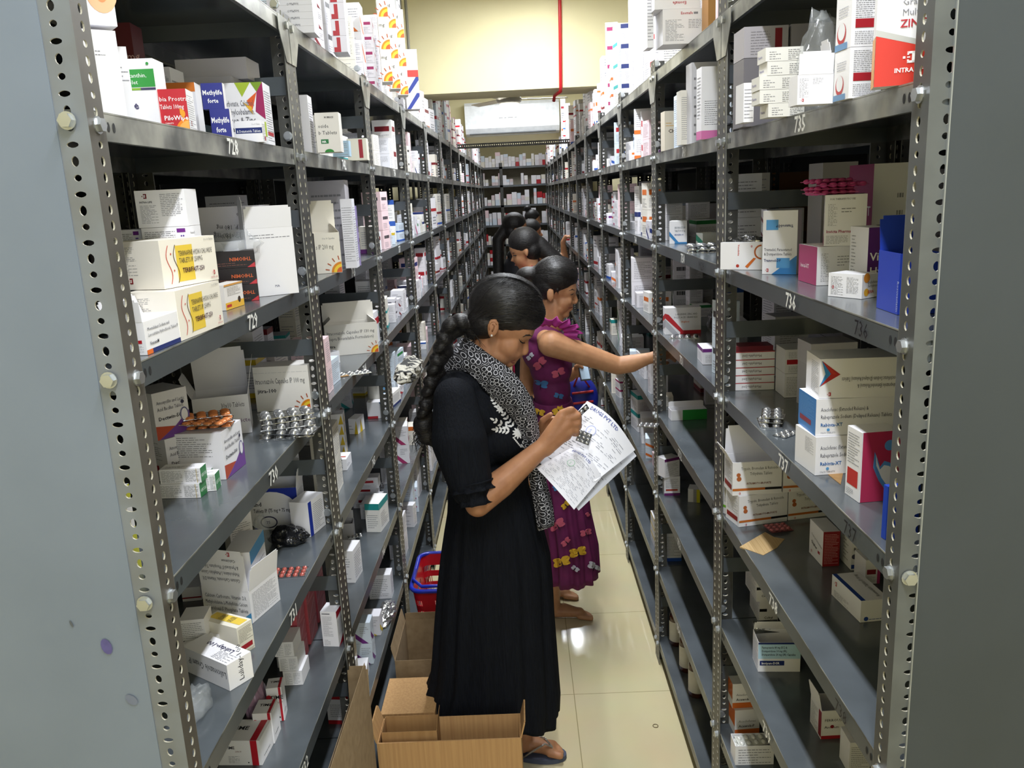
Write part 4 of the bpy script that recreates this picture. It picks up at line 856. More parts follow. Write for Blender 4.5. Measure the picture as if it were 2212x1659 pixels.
def _briv(f): F = f['F']; F.text(.3, .66, .13, 'BRIVARACETAM', '4a5a6a', maxw=.6); F.text(.3, .52, .13, 'TABLETS IP 100 mg', '4a5a6a', maxw=.6); F.text(.3, .36, .1, 'BRIVAZEN 100', '2a4a8e', bold=.03, maxw=.5); F.poly([(0, .55), (0, .35), (.42, 0), (.6, 0)], '3a84c0'); F.rect(.3, 0, 1, .07, '3a84c0'); f['L'].rect(0, .0, 1, .14, '2a4a9e'); f['L'].rect(0, .9, 1, 1, '2a4a9e')
K('RC', 1446, 527, 1484, 526, 478, .06, 'white brivaracetam carton with blue corner ribbon, shelf 750', _briv)
K('RC', 1487, 505, 1512, 503, 479, .06, 'white carton with red bar behind the brivaracetam carton', lambda f: (f['F'].rect(.1, .5, .9, .9, 'b8242c'),))
K('RC', 1522, 500, 1560, 498, 440, .05, 'tall white carton with navy edge by the pole, shelf 750', lambda f: f['F'].rect(0, 0, .05, 1, '2a3a7e'), base='e2e4ee')
K('RC', 1518, 532, 1549, 530, 504, .05, 'white carton with teal diagonal stripe, shelf 750', lambda f: f['L'].poly([(0, .9), (.0, .4), (1, 0), (1, .4)], '2a9a7a'), base='eceee8')
def _arg(f): F = f['F']; F.poly([(0, .8), (0, .62), (.42, .08), (.42, 0), (.5, 0), (1, 0), (1, .14), (.5, .14), (.1, .75)], 'c22a34'); F.poly([(0, .58), (0, .3), (.22, 0), (.38, 0)], 'bcbcc4'); F.text(.28, .72, .1, 'L-ARGININE, ZINC AND', '44444a', maxw=.62); F.text(.25, .6, .1, 'FOLIC ACID GRANULES', '44444a', maxw=.65); F.text(.45, .44, .09, 'Argilocs', 'd8702e', bold=.02); L = f['L']; L.poly([(0, .6), (0, .42), (1, .62), (1, .8)], 'c22a34'); L.poly([(0, .38), (0, .15), (1, .3), (1, .56)], 'bcbcc4')
K('RD', 1437, 723, 1514, 720, 666, .055, 'white L-arginine granules carton with red ribbon, shelf 751', _arg)
K('RD', 1520, 640, 1552, 646, 596, .05, 'white and red ribboned carton hung behind the pole, shelf 751', lambda f: (f['F'].rect(0, .6, 1, 1, 'b8242c'), f['F'].rect(0, .3, 1, .55, 'bcbcc4')), base='e6e4ea')
def _grn(f): f['F'].rect(.32, 0, 1, 1, '2f9a45'); f['F'].rect(.02, .1, .28, .9, 'e6e6e6')
K('RE', 1450, 909, 1527, 905, 887, .05, 'low bright green and white carton on shelf 752', _grn, open_top=True, flaps=[('B', .02, 0)])
def _purp(f): F = f['F']; F.rect(0, 0, 1, .13, '6e2a6e'); F.rect(.1, .25, .85, .34, 'b8422e'); F.lines(.1, .42, .9, .9, 6)
_, h = K('RF', 1435, 1071, 1469, 1070, 1030, .05, 'lower white carton with purple base on shelf 753', _purp)
K('RF', 1436, 1033, 1468, 1026, 993, .05, 'upper white carton with purple top band on shelf 753', lambda f: (f['F'].rect(0, .85, 1, 1, '6e2a6e'), f['F'].lines(.1, .1, .9, .75, 8)), zo=h+.0006)
K('RF', 1486, 1084, 1512, 1086, 1056, .05, 'white carton with grey and yellow stripes on shelf 753', lambda f: (f['F'].rect(.45, 0, .72, 1, 'a8a8ac'), f['F'].rect(.72, 0, 1, 1, 'd8d02a')))
K('RG', 1434, 1213, 1472, 1212, 1152, .05, 'white carton with blue base strip on shelf 754', lambda f: (f['F'].rect(0, 0, 1, .12, '2a5ab8'), fine(f['F'], 9, y0=.2)))
def _esm(f):
    F = f['F']; F.text(.42, .84, .11, 'Esomafe', 'b8303a', bold=.03); F.rect(.72, .84, .82, .9, '8a8a90'); F.lines(.06, .1, .5, .72, 10, '55555c'); F.lines(.6, .45, .9, .72, 4, '55555c')
def _esm2(f):
    F = f['F']; F.text(.7, .18, .11, 'Esomafe', 'b8303a', bold=.03, flip=True); F.lines(.1, .32, .45, .85, 6, '55555c'); F.lines(.5, .3, .92, .85, 8, '55555c'); F.rect(.08, .9, .4, 1, 'b8242c')
_, h = KY('RA', 2.38, 1432, 100, 3, 1524, 47, .09, 'lower white esomeprazole carton on top of the second right bay', _esm, h=.088)
KY('RA', 2.38, 1414, 40, 3, 1512, -40, .09, 'upper white esomeprazole carton on top of the second right bay', _esm2, zo=h+.0006, h=.10)
KY('RA', 2.42, 1398, 60, 3, 1412, -40, .06, 'slim wrapped white carton beside the esomeprazole cartons', plain('F', n=12), h=.19)
KY('RA', 2.30, 1530, 10, 3, 1546, -60, .06, 'brown cardboard sleeve on top of the second right bay', None, base='a87840', h=.16)
# ---- top of second left bay
zz = 0
def _ins(f): f['F'].text(.62, .3, .5, 'InstaMax-O', '33333a', flip=True, maxw=.32)
for k in range(10):
    KY('LA', 2.13, 602, 70, 3, 680, 0, .07, ['lowest', 'second', 'third', 'fourth', 'fifth', 'sixth', 'seventh', 'eighth', 'ninth', 'topmost'][k]+' of ten flat wrapped cartons stacked on the second left bay', _ins, h=.0155, zo=zz, base='e2e2ea'); zz += .0158
zz = 0
def _redz(f): F = f['F']; F.poly([(.1, .0), (.55, 0), (.55, .9), (.3, .9), (.3, .3), (.1, .3)], 'b8343c'); fine(f['R'], 5)
for k in range(5):
    KY('LA', 2.42, 716, 70, 6, 748, 0, .08, ['bottom', 'second', 'third', 'fourth', 'top'][k]+' of five red-marked wrapped cartons on the second left bay', _redz, h=.042, zo=zz, base='e8e6ee'); zz += .0425
def _sn(f): F = f['F']; F.sun(.98, .02, .3); F.text(.05, .72, .16, 'mg', '55504a'); fine(f['R'], 10)
for j in range(3):
    zz = 0
    for k in range(3):
        KY('LA', 3.06+.2*j, 822+8*j*2, 120, 10, 845+16*j, 0, .09, ['near', 'middle', 'far'][j]+' column, sun-cornered cartons above the third left bay, '+['bottom', 'middle', 'top'][k], _sn, h=.105, zo=zz, base='eeeae0'); zz += .1055
def _bd(f): F = f['F']; F.poly([(0, 0), (.3, 0), (1, .8), (1, 1), (.8, 1)], '34449a')
zz = 0
for k in range(3):
    KY('LA', 4.02, 877, 200, 12, 906, 0, .1, ['bottom', 'middle', 'top'][k]+' of three blue-slashed cartons on the fourth left bay', _bd if k < 2 else (lambda f: f['F'].rect(0, 0, 1, .25, 'd8423a')), h=(.07, .07, .12)[k], zo=zz); zz += (.0705, .0705, .12)[k]
# ------------------------------------------------------------------ blister strips, film bags, bottles, loose card
def blister(P, ang, w, d, nx, ny, label, pill='c9cacc', foil=None, sheets=1, tilt=(0, 0), r=None, grp='blister strips on the shelves', long_=1.6):
    foil = foil or FOIL; pm = mat('pill_'+pill, pill, rough=.16, metal=.75 if pill[0] in 'cd' and pill[2] in 'cd9' else .1, noise_amt=.02)
    out = None; rnd = random.Random(int(P.x*1e4) ^ int(P.y*1e4))
    for s_ in range(sheets):
        mb = MB(); t = .0012; mb.box((0, 0, 0), (w, d, t), foil)
        cx, cy = w/nx, d/ny; rr = r or min(cx, cy)*.38
        for i in range(nx):
            for j in range(ny):
                c = ((i+.5)*cx, (j+.5)*cy, t)
                a, b = (min(cx*.44, rr*long_), rr) if cx > cy else (rr, min(cy*.44, rr*long_))
                mb.ell(c, (a, b, rr*.75), pm, 8, 6)
        a2 = ang + (rnd.uniform(-16, 16) if s_ else 0)
        o = mb.build('blister_strip', None, P + Vector((rnd.uniform(-.008, .008)*min(s_, 1), rnd.uniform(-.008, .008)*min(s_, 1), .0006 + s_*(rr*.75+.0022))))
        o.rotation_euler = (math.radians(tilt[0]), math.radians(tilt[1]), math.radians(a2))
        lb = label if sheets == 1 else ['lowest', 'second', 'third', 'fourth', 'fifth', 'sixth'][s_] + ' of ' + label
        tag(o, lb, 'blister pack', grp)
def pz(sl, u, v, up=0.): return onZ(u, v, zlev(sl[0], sl[1])+up)
blister(pz('LD', 560, 952), 8, .115, .06, 4, 2, 'the silver blister strips heaped on shelf 730', sheets=5)
blister(pz('LE', 584, 1251), 4, .075, .05, 5, 3, 'pink-red capsule blister strip lying on shelf 731', pill='b05a50', sheets=1)
Pb = onZ(489, 1036, zlev('L', 'D')); Pt = Pb.copy(); Pt.z += h3 + .001
blister(Pt + Vector((-.075, .02, .0)), 8, .085, .045, 4, 3, 'the orange tablet blister strips on the violet-cornered carton', pill='e08a52', sheets=4)
blister(pz('RD', 1690, 925), 80, .075, .045, 3, 2, 'the silver blister strips beside the aceclofenac cartons, shelf 737', sheets=3)
blister(pz('RD', 1697, 948), 40, .05, .03, 3, 2, 'white-edged silver blister strip nearest the lip of shelf 737')
blister(pz('RE', 1668, 1152), 10, .055, .04, 4, 3, 'the rose blister strips beside the torn card, shelf 738', pill='b0646a', foil=mat('rose_foil', 'a5666c', rough=.3, metal=.6), sheets=2)
Pi = onZ(1763, 617, zlev('R', 'C')); Pi.z += TOPINV + .0035
blister(Pi + Vector((-.005, .015, 0)), 5, .085, .05, 5, 3, 'the bright pink blister strips on the upper calcium carton', pill='cc4a8a', foil=mat('pink_foil', 'b8487e', rough=.3, metal=.5), sheets=4)
blister(pz('LD', 716, 818), 28, .12, .045, 5, 2, 'white capsule blister strip before the 130 mg carton, second left bay', foil=mat('white_foil', 'dfe0d8', rough=.3))
blister(pz('RC', 1484, 548), -10, .09, .05, 3, 2, 'the silver strips beside the teal-striped carton, shelf 750', sheets=3)
blister(pz('RD', 1445, 732), -12, .10, .05, 4, 2, 'flat foil strip in front of the L-arginine carton, shelf 751')
blister(pz('RE', 1376, 922), -20, .07, .05, 4, 2, 'silver strip in the third right bay by the paper sheets')
blister(pz('LF', 752, 1165, .03), 20, .05, .03, 4, 2, 'silver strip poking out of the dispenser carton')
blister(pz('LF', 790, 1060, .052), 8, .07, .05, 4, 3, 'the dark blister strips on the three red-barred cartons', pill='3a3a3e', sheets=2)
# strips lying in the open cartons of the right bays
Pq = onZ(1588, 1653, zlev('R', 'G')); blister(Pq + Vector((.004, .004, .042)), 4, .075, .042, 4, 2, 'the white capsule strips filling the bottom right carton', foil=mat('white_foil', 'dfe0d8', rough=.3), pill='e6e6e0', sheets=2)
Pq = onZ(1637, 1451, zlev('R', 'F')); blister(Pq + Vector((.006, .052, .068)), 2, .06, .03, 4, 1, 'silver capsule strip standing in the open pantoprazole carton', tilt=(55, 0))
def film(P, s, label, m_=None, name='plastic_bag', seed=1, cat='bag', n=26, amp=.35, group='plastic bags on the racks'):
    rnd = random.Random(seed); off = Vector((seed*7.1, seed*3.3, 0)); mb = MB(); vs = []; fs = []
    for j in range(n//2+1):
        t = math.pi*j/(n//2)
        for k in range(n):
            a = 2*math.pi*k/n; d = Vector((math.sin(t)*math.cos(a), math.sin(t)*math.sin(a), math.cos(t)))
            q = 1 + amp*noise.noise(d*2.6+off) + amp*.5*abs(noise.noise(d*6+off))
            z = max(d.z*q, -.55)
            vs.append(Vector((d.x*q*s[0], d.y*q*s[1], (z+.56)*s[2])) + P)
    for j in range(n//2):
        for k in range(n): k2 = (k+1) % n; fs.append((j*n+k, (j+1)*n+k, (j+1)*n+k2, j*n+k2))
    vs = [v-P for v in vs]
    mb.add(vs, fs, m_ or CLEAR, (m_ or CLEAR) is CLEAR); o = mb.build(name, None, P); tag(o, label, cat, group); return o
film(pz('LC', 520, 650)+Vector((-.01, .03, .092)), (.05, .03, .03), 'crumpled clear bag over the black and orange cartons', seed=3)
film(pz('LE', 625, 1172), (.045, .035, .025), 'crumpled black plastic bag on shelf 731', BLACKF, seed=5)
film(pz('LE', 570, 1190), (.016, .03, .06), 'upright clear bag beside the black one, shelf 731', seed=8)
film(pz('LE', 425, 1540), (.02, .045, .025), 'thin clear bag by the post below the tube carton', seed=9)
PK = mat('pink_film', 'a98aa0', rough=.3, scale=12, bump=.4)
film(pz('LF', 562, 1560), (.02, .05, .06), 'pinkish wrapped bundle between the syrup cartons', PK, seed=11, name='wrapped_bundle')
film(onY(1776, 80, 1.30)-Vector((0, 0, .03)) if False else Vector((onY(1776, 120, 1.45).x, 1.45, zlev('R', 'B'))), (.035, .03, .10), 'big clear bag bulging behind the raised-lid carton, shelf 735', seed=12)
film(pz('RC', 1838, 508), (.05, .03, .03), 'crumpled clear bag behind the purple vildagliptin carton', seed=14)
film(pz('RD', 1545, 716), (.02, .06, .05), 'black and silver crinkled sachet pile on shelf 751', BLACKF, seed=15, name='sachet_pile')
film(pz('LC', 922, 585) if False else pz('LD', 905, 640), (.03, .06, .05), 'grey clear bag in the third left bay', seed=17)
FL = mat('foil_wrap', 'cfcfcf', rough=.2, metal=.9, scale=30, bump=.9, bd=.01)
film(pz('RC', 1626, 520, .0)+Vector((0, .03, .05)) if False else onZ(1600, 530, zlev('R', 'C')+.05)+Vector((.03, .03, .0)), (.035, .03, .012), 'crinkled silver foil lying on the acebrophylline carton', FL, seed=18, name='foil_wrap')
film(pz('LG', 835, 1330), (.03, .08, .02), 'crushed silver strips on the low shelf, second left bay', FL, seed=19, name='foil_wrap')
SC = mat('black_white_cloth', '2b2b2b', rough=.8, h2='b8b4a8', scale=9, ani=(1, 6, 6), lo=.45, hi=.5, bump=.5, bd=.01)
film(pz('LD', 885, 812), (.035, .13, .03), 'bundled black and white cloth hanging off the third bay shelf', SC, seed=21, name='folded_cloth', cat='cloth', group='cloths')
def bottle(P, r, h, label, body, cap_, name='bottle', seed=0, neck=.55, pump=False, lab=None, grp='bottles on the racks'):
    root = empty(name, P); mb = MB(); n = 20
    prof = [(0, 0), (r*.92, 0), (r, .004), (r, h*.68), (r*.85, h*.76), (r*.4, h*.82), (r*.4, h*.86), (0, h*.86)]
    vs = [(a*math.cos(2*math.pi*k/n), a*math.sin(2*math.pi*k/n), z) for a, z in prof for k in range(n)]
    mb.add(vs, [(j*n+k, j*n+(k+1) % n, (j+1)*n+(k+1) % n, (j+1)*n+k) for j in range(len(prof)-1) for k in range(n)], body, True); mb.build('body', root)
    mb = MB(); mb.tube([(0, 0, h*.84), (0, 0, h)], r*.48, cap_, 16)
    if pump: mb.tube([(0, 0, h), (0, 0, h*1.08), (r*.3, 0, h*1.1), (r*1.1, 0, h*1.08)], r*.18, cap_, 8)
    mb.build('cap', root)
    if lab:
        mb = MB(); a0, a1 = 180, 360; vs = []
        for i in range(15):
            a = math.radians(a0+(a1-a0)*i/14); vs += [((r+.0006)*math.cos(a), (r+.0006)*math.sin(a), h*.12), ((r+.0006)*math.cos(a), (r+.0006)*math.sin(a), h*.6)]
        mb.add(vs, [(2*i, 2*i+2, 2*i+3, 2*i+1) for i in range(14)], lab, True); mb.build('paper_label', root)
    tag(root, label, 'bottle', grp); return root
WB = mat('white_bottle_plastic', 'dfe3e8', rough=.35); LBP = mat('pale_blue_label', '6aa4d4', rough=.4); WP = mat('white_label', 'dddad0', rough=.5)
bottle(pz('LE', 862, 800), .026, .18, 'white pump bottle, left of the pair in the third left bay', WB, WB, pump=True, lab=WP) if False else None
for k, (x, y) in enumerate(((-.57, 3.06), (-.56, 3.17))):
    bottle(Vector((x, y, zlev('L', 'E')+.0006)), .027, .19, ['nearer white pump bottle in the third left bay', 'farther white pump bottle with blue label, third left bay'][k], WB, WB, pump=True, lab=(WP, LBP)[k])
CB = mat('black_cap', '1a1a1c', rough=.4)
for k, (u, v) in enumerate(((1456, 1390), (1478, 1446), (1498, 1500))):
    p = pz('RH', u, v); p.x += .012
    bottle(Vector((p.x, p.y, zlev('R', 'H')+.0006)), .03, .17, ['farthest brown glass bottle on the bottom shelf below 754', 'middle brown glass bottle on the bottom shelf, mostly hidden', 'nearest brown glass bottle on the bottom shelf'][k], GLASSB, CB, lab=WP)
# loose corrugated pieces
def sheet(pts, t, m_, name, label, cat='cardboard', group=None):
    pts = [Vector(p) for p in pts]; n = len(pts); N = (pts[1]-pts[0]).cross(pts[2]-pts[1]).normalized()*t; mb = MB()
    c0 = pts[0].copy(); q = [p-c0 for p in pts]
    mb.add(q+[p+N for p in q], [tuple(range(n-1, -1, -1)), tuple(range(n, 2*n))]+[(i, (i+1) % n, n+(i+1) % n, n+i) for i in range(n)], m_)
    o = mb.build(name, None, c0); tag(o, label, cat, group); return o
CORR = mat('ribbed_cardboard', 'bfa274', rough=.8, scale=1, h2='a98a58', ani=(400, 0, 0), lo=.4, hi=.6, bump=.3, bd=.002)
sheet([pz('RE', u, v, .001) for u, v in ((1598, 1181), (1649, 1199), (1678, 1183), (1695, 1164), (1672, 1160), (1653, 1149))], -.003, CORR, 'cardboard_piece', 'torn ribbed cardboard piece lying flat on shelf 738')
sheet([pz('RD', u, v, .001) for u, v in ((1781, 1018), (1816, 1046), (1822, 1018), (1800, 1012))], -.003, BROWN, 'cardboard_piece', 'brown card corner under the magenta heart carton')
a, b = onX(800, 560, -.56), onX(800, 400, -.60)
sheet([(-.62, 2.70, zlev('L', 'C')+.001), (-.555, 2.88, zlev('L', 'C')+.001), (-.60, 2.86, zlev('L', 'C')+.245), (-.665, 2.66, zlev('L', 'C')+.245)], .003, BROWN2, 'cardboard_sheet', 'brown cardboard sheet leaning by the pole, second left bay')
sheet([pz('LD', u, v, .001) for u, v in ((707, 819), (754, 812), (735, 806), (704, 812))], .002, BROWN, 'cardboard_piece', 'brown card scrap under the silver strips, second left bay')
# thin yellow and white sleeve standing behind the nearest left post
p = pz('LD', 366, 1215)
box_at(Vector((p.x-.035, 1.052, zlev('L', 'D')+.0006)), 90, .03, .03, .125, lambda f: (f['F'].rect(0, 0, 1, .5, 'c8c83a'), f['F'].rect(0, .85, 1, 1, 'c8c83a')), label='slim yellow and white carton hugging the nearest left post, shelf 730')
# ------------------------------------------------------------------ the other cartons along the aisle
RND = random.Random(20)
PAL = ['f1f0f4', 'ecebef', 'f4f2ee', 'e8e4da', 'f0eef2', 'e4e2e8', 'f1f0f4', 'efe9dc', 'f1f0f4', 'dcdae0', 'd6e2ee', 'f3d6da']
ACC = [('a red band', 'b2202b'), ('a maroon bar', '7c1c24'), ('a blue band', '2b5ab4'), ('a green band', '2f8a4a'), ('an orange base', 'd8702e'), ('a navy edge', '22306e'), ('grey fine print', None), ('grey fine print', None), ('a teal stripe', '2a9a9a'), ('a purple base', '6e2a7e'), ('a magenta panel', 'a83468'), ('a yellow corner', 'd8b82a'), ('small black title', 'x')]
def gen_design(r):
    nm, c = r.choice(ACC) if r.random() < .48 else ('grey fine print', None); st = r.randrange(4)
    def d(f):
        for s in 'FLR':
            F = f[s]
            if c is None: F.lines(.12, .12, .88, .88, 7)
            elif c == 'x': F.lines(.15, .55, .85, .75, 1, '3a3a40', .8); F.lines(.15, .1, .7, .4, 3)
            elif st == 0: F.rect(0, .0, 1, .16, c); F.lines(.12, .3, .85, .85, 5)
            elif st == 1: F.rect(.12, .55, .88, .75, c); F.lines(.12, .1, .85, .45, 4)
            elif st == 2: F.poly([(0, .6), (0, .35), (.5, 0), (.85, 0)], c); F.lines(.4, .5, .9, .85, 3)
            else: F.rect(0, .78, 1, 1, c); F.lines(.12, .15, .85, .65, 5)
    return nm, d
SN = ['top shelf', 'second shelf', 'third shelf', 'fourth shelf', 'fifth shelf', 'sixth shelf', 'seventh shelf', 'bottom shelf']
BN = ['first', 'second', 'third', 'fourth', 'fifth', 'sixth']
OR2 = ['first', 'second', 'third', 'fourth', 'fifth', 'sixth', 'seventh', 'eighth', 'ninth', 'tenth', 'eleventh', 'twelfth', 'thirteenth', 'fourteenth']
def hit(x0, x1, y0, y1, z0, z1):
    m_ = .004
    for a in OCC:
        if x0 < a[1]+m_ and x1 > a[0]-m_ and y0 < a[3]+m_ and y1 > a[2]-m_ and z0 < a[5] and z1 > a[4]: return True
    return False
# share of the shelf run filled, by bay and level (A..H)
DENS = {'L': {1: [.3, .3, .25, .3, .35, .35, .55, .0], 2: [.8, .7, .75, .65, .55, .5, .55, 0], 3: [.9, .75, .75, .7, .6, .55, .5, 0]},
        'R': {1: [.25, .3, .25, .2, .0, .0, .0, .0], 2: [.95, .75, .8, .6, .3, .25, .15, .0], 3: [.95, .8, .8, .7, .35, .3, .2, .1]}}
STUFF = MB()
def fill(side, i, budget=0):
    ys = YL if side == 'L' else YR; sg = -1 if side == 'L' else 1; sd = 'left' if side == 'L' else 'right'
    for li, lv in enumerate(LEV):
        z = zlev(side, lv); den = DENS[side].get(i, [.95, .85, .85, .8, .6, .5, .4, .2] if side == 'L' else [.95, .85, .85, .75, .5, .35, .25, .15])[li]
        if den <= 0: continue
        rows = [(.02, .11)] if i > 3 else [(.015, .12), (.17, .33)]
        for ri, (xa, xb) in enumerate(rows):
            far = ri > 0 or NCART[0] >= budget or i > 3
            y = ys[i] + .055; n = 0
            while y < ys[i+1] - .10:
                if RND.random() > den: y += RND.uniform(.04, .10); continue
                w = RND.uniform(.045, .12); d = RND.uniform(.05, .10); h = RND.uniform(.035, .11); rot = RND.uniform(-9, 9)
                st = RND.choice((1, 1, 2, 2, 3)) if li else RND.choice((2, 3, 4, 5))
                if li and st*h > .235: st = max(1, int(.235/h))
                if i > 3: w *= 1.15
                if li == 0: h = RND.uniform(.05, .11)
                x = RND.uniform(xa, xa+.03) if ri == 0 else RND.uniform(xa, xb-.06)
                lo, hi = XF[side]+sg*x, XF[side]+sg*(x+d)
                if hit(min(lo, hi)-.01, max(lo, hi)+.01, y-.005, y+w+.01, z, z+h*st): y += .05; continue
                r = random.Random(RND.randrange(1 << 30)); nm, dz = gen_design(r); base = r.choice(PAL); n += 1
                cn = {'d6e2ee': 'bluish', 'f3d6da': 'pinkish', 'efe9dc': 'cream', 'e8e4da': 'cream'}.get(base, 'white')
                for k in range(st):
                    # front faces the aisle
                    if side == 'L': P = Vector((lo, y, z+.0008+k*(h+.0008))); ang = 90+rot
                    else: P = Vector((lo, y+w, z+.0008+k*(h+.0008))); ang = -90+rot
                    if far:
                        e, g = heading(ang), heading(ang+90)
                        b0 = [P, P+e*w, P+e*w+g*d, P+g*d]; vs = b0+[p+Vector((0, 0, h)) for p in b0]
                        STUFF.add(vs, [(0,3,2,1),(4,5,6,7),(0,1,5,4),(1,2,6,5),(2,3,7,6),(3,0,4,7)], ink(base))
                        F3 = {'F': Face(STUFF, P, e, (0, 0, 1), w, h, r), 'L': Face(STUFF, P+g*d, -g, (0, 0, 1), d, h, r), 'R': Face(STUFF, P+e*w, g, (0, 0, 1), d, h, r)}
                        if i < 4: dz(F3)
                        else:
                            c = r.choice(('b2202b', '2b5ab4', 'b2202b', 'd8702e', '99999f', '99999f', '55555c', '7c1c24', '6a6a70'))
                            for f in F3.values():
                                if c[0] in '956':
                                    for q in (.25, .45, .65): f.rect(.15, q, .8, q+.08, '99999f')
                                else: f.rect(0 if w > .08 else .1, .1, 1 if w > .08 else .9, .3, c)
                    else:
                        lab = f"{cn} carton with {nm}, " + (f"{['bottom', 'second', 'third', 'fourth', 'fifth'][k]} of " if st > 1 else '') + f"{OR2[min(n-1, 13)]} pile, {SN[li]}, {BN[i]} {sd} bay"
                        box_at(P, ang, w, d, h, dz, base=base, label=lab, seed=r.randrange(999), group=f"cartons filling the {BN[i]} {sd} bay")
                if not far: pass
                y += w + RND.uniform(.006, .03)
NMAIN = NCART[0]
fill('L', 1, NMAIN+75); fill('R', 1, NMAIN+120)
for i in (2, 3):
    for sd_ in 'LR': fill(sd_, i, 0)
print('CARTONS', NCART[0])
for i in range(4, 13):
    for sd_ in 'LR': fill(sd_, i)
# the rack closing the aisle
for z in ZL[:7]:
    x = -.52
    while x < .5:
        w, h = RND.uniform(.04, .08), RND.uniform(.04, .1)
        if RND.random() < .92:
            for k in range(RND.choice((2, 3, 4)) if h < .06 else 2):
                STUFF.box((x, 13.38, z+.001+k*(h+.001)), (x+w, 13.48, z+.001+k*(h+.001)+h), ink(RND.choice(PAL+['b2202b', 'd8c8ca'])))
        x += w+RND.uniform(.0, .012)
o = STUFF.build('distant_cartons'); tag(o, 'countless small medicine cartons filling the farther bays and the back rows on both sides', 'cartons', None, 'stuff')
# big cartons glimpsed in the rows behind, deep in the first bays
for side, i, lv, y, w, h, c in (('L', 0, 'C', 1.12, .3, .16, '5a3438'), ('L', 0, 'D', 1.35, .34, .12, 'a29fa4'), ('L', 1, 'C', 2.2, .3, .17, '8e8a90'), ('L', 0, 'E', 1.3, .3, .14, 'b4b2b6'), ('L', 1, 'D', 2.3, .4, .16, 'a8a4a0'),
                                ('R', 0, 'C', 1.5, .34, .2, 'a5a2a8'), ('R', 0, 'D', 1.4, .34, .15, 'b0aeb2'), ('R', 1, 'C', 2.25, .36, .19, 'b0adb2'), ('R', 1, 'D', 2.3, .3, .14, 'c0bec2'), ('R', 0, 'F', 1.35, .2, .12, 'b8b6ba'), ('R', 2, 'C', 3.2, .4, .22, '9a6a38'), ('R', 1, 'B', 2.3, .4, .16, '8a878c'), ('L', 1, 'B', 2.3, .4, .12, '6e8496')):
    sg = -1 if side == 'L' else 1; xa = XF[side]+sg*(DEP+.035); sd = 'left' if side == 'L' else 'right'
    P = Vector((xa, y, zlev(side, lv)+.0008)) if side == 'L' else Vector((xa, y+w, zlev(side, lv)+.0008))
    box_at(P, 90 if side == 'L' else -90, w, .22, h, lambda f: f['F'].lines(.1, .3, .8, .6, 3, '77747a'), base=c, label=f"big dim carton in the row behind, {SN[LEV.index(lv)]} of the {BN[i]} {sd} bay", group='cartons in the rows behind')  # dulled bases: dimness of the rows behind put into the colour
# ------------------------------------------------------------------ people
def pw(u, v, Y): return onY(u, v, Y)
class Blob:
    """closed primitives fused into one continuous surface"""
    def __init__(s): s.mb = MB(); s.m = SKIN
    def cap(s, a, ra, b, rb, n=14, fy=1.):
        a, b = Vector(a), Vector(b); s.ball(a, ra, fy); s.ball(b, rb, fy); L = (b-a).length
        k = max(2, int(L/.012))
        s.mb.tube([a.lerp(b, i/k) for i in range(k+1)], [ra+(rb-ra)*i/k for i in range(k+1)], s.m, n)
    def ball(s, c, r, fy=1.): s.mb.ell(c, (r, r*fy, r), s.m, 14, 10)
    def ell(s, c, r, T=None): s.mb.ell(c, r, s.m, 20, 14, T)
    def chain(s, pts, rs):
        for i in range(len(pts)-1): s.cap(pts[i], rs[i], pts[i+1], rs[i+1])
    def done(s, name, parent, mat_, voxel=.005, smooth=6, factor=.5):
        o = s.mb.build('tmp'); md = o.modifiers.new('r', 'REMESH'); md.mode = 'VOXEL'; md.voxel_size = voxel; md.use_smooth_shade = True
        sm = o.modifiers.new('s', 'SMOOTH'); sm.factor = factor; sm.iterations = smooth
        dg = bpy.context.evaluated_depsgraph_get(); dg.update(); me = bpy.data.meshes.new_from_object(o.evaluated_get(dg)); bpy.data.objects.remove(o)
        me.name = name; me.materials.clear(); me.materials.append(mat_)
        for p in me.polygons: p.material_index = 0; p.use_smooth = True
        q = bpy.data.objects.new(name, me); COL.objects.link(q)
        if parent: q.parent = parent; q.matrix_parent_inverse = parent.matrix_basis.inverted()
        return q
def bvh(*obs):
    vs = []; fs = []
    for o in obs:
        b = len(vs); vs += [v.co.copy() for v in o.data.vertices]; fs += [[i+b for i in p.vertices] for p in o.data.polygons]
    return BVHTree.FromPolygons(vs, fs)
def drape(t, u, v, off, fallback=None):
    d = ray(u, v).normalized(); h = t.ray_cast(EYE, d)
    if h[0] is None: return fallback
    return h[0] - d*off
def graft(o, mb):
    me2 = mb.build('tmp2'); b = len(o.data.materials)
    for m_ in mb.mats: o.data.materials.append(m_)
    bm = bmesh.new(); bm.from_mesh(o.data); n0 = len(bm.faces); bm.from_mesh(me2.data); bm.faces.ensure_lookup_table()
    for i in range(n0, len(bm.faces)): bm.faces[i].material_index += b
    bm.to_mesh(o.data); bm.free(); bpy.data.objects.remove(me2)
def deco(mb, t, pts, m_, off=.0015, Y=2.2):
    c = (sum(p[0] for p in pts)/len(pts), sum(p[1] for p in pts)/len(pts)); q = [drape(t, u, v, off) for u, v in [c]+list(pts)]
    if any(x is None for x in q): return
    n = len(pts); mb.add(q, [(0, 1+i, 1+(i+1) % n) for i in range(n)], m_)
def leafpts(x, y, L, W_, a, n=8):
    ca, sa = math.cos(math.radians(a)), math.sin(math.radians(a)); out = []
    for i in range(n):
        t = 2*math.pi*i/n; px, py = L/2*math.cos(t)+L/2, W_/2*math.sin(t)*(1-.3*math.cos(t)); out.append((x+px*ca-py*sa, y+px*sa+py*ca))
    return out
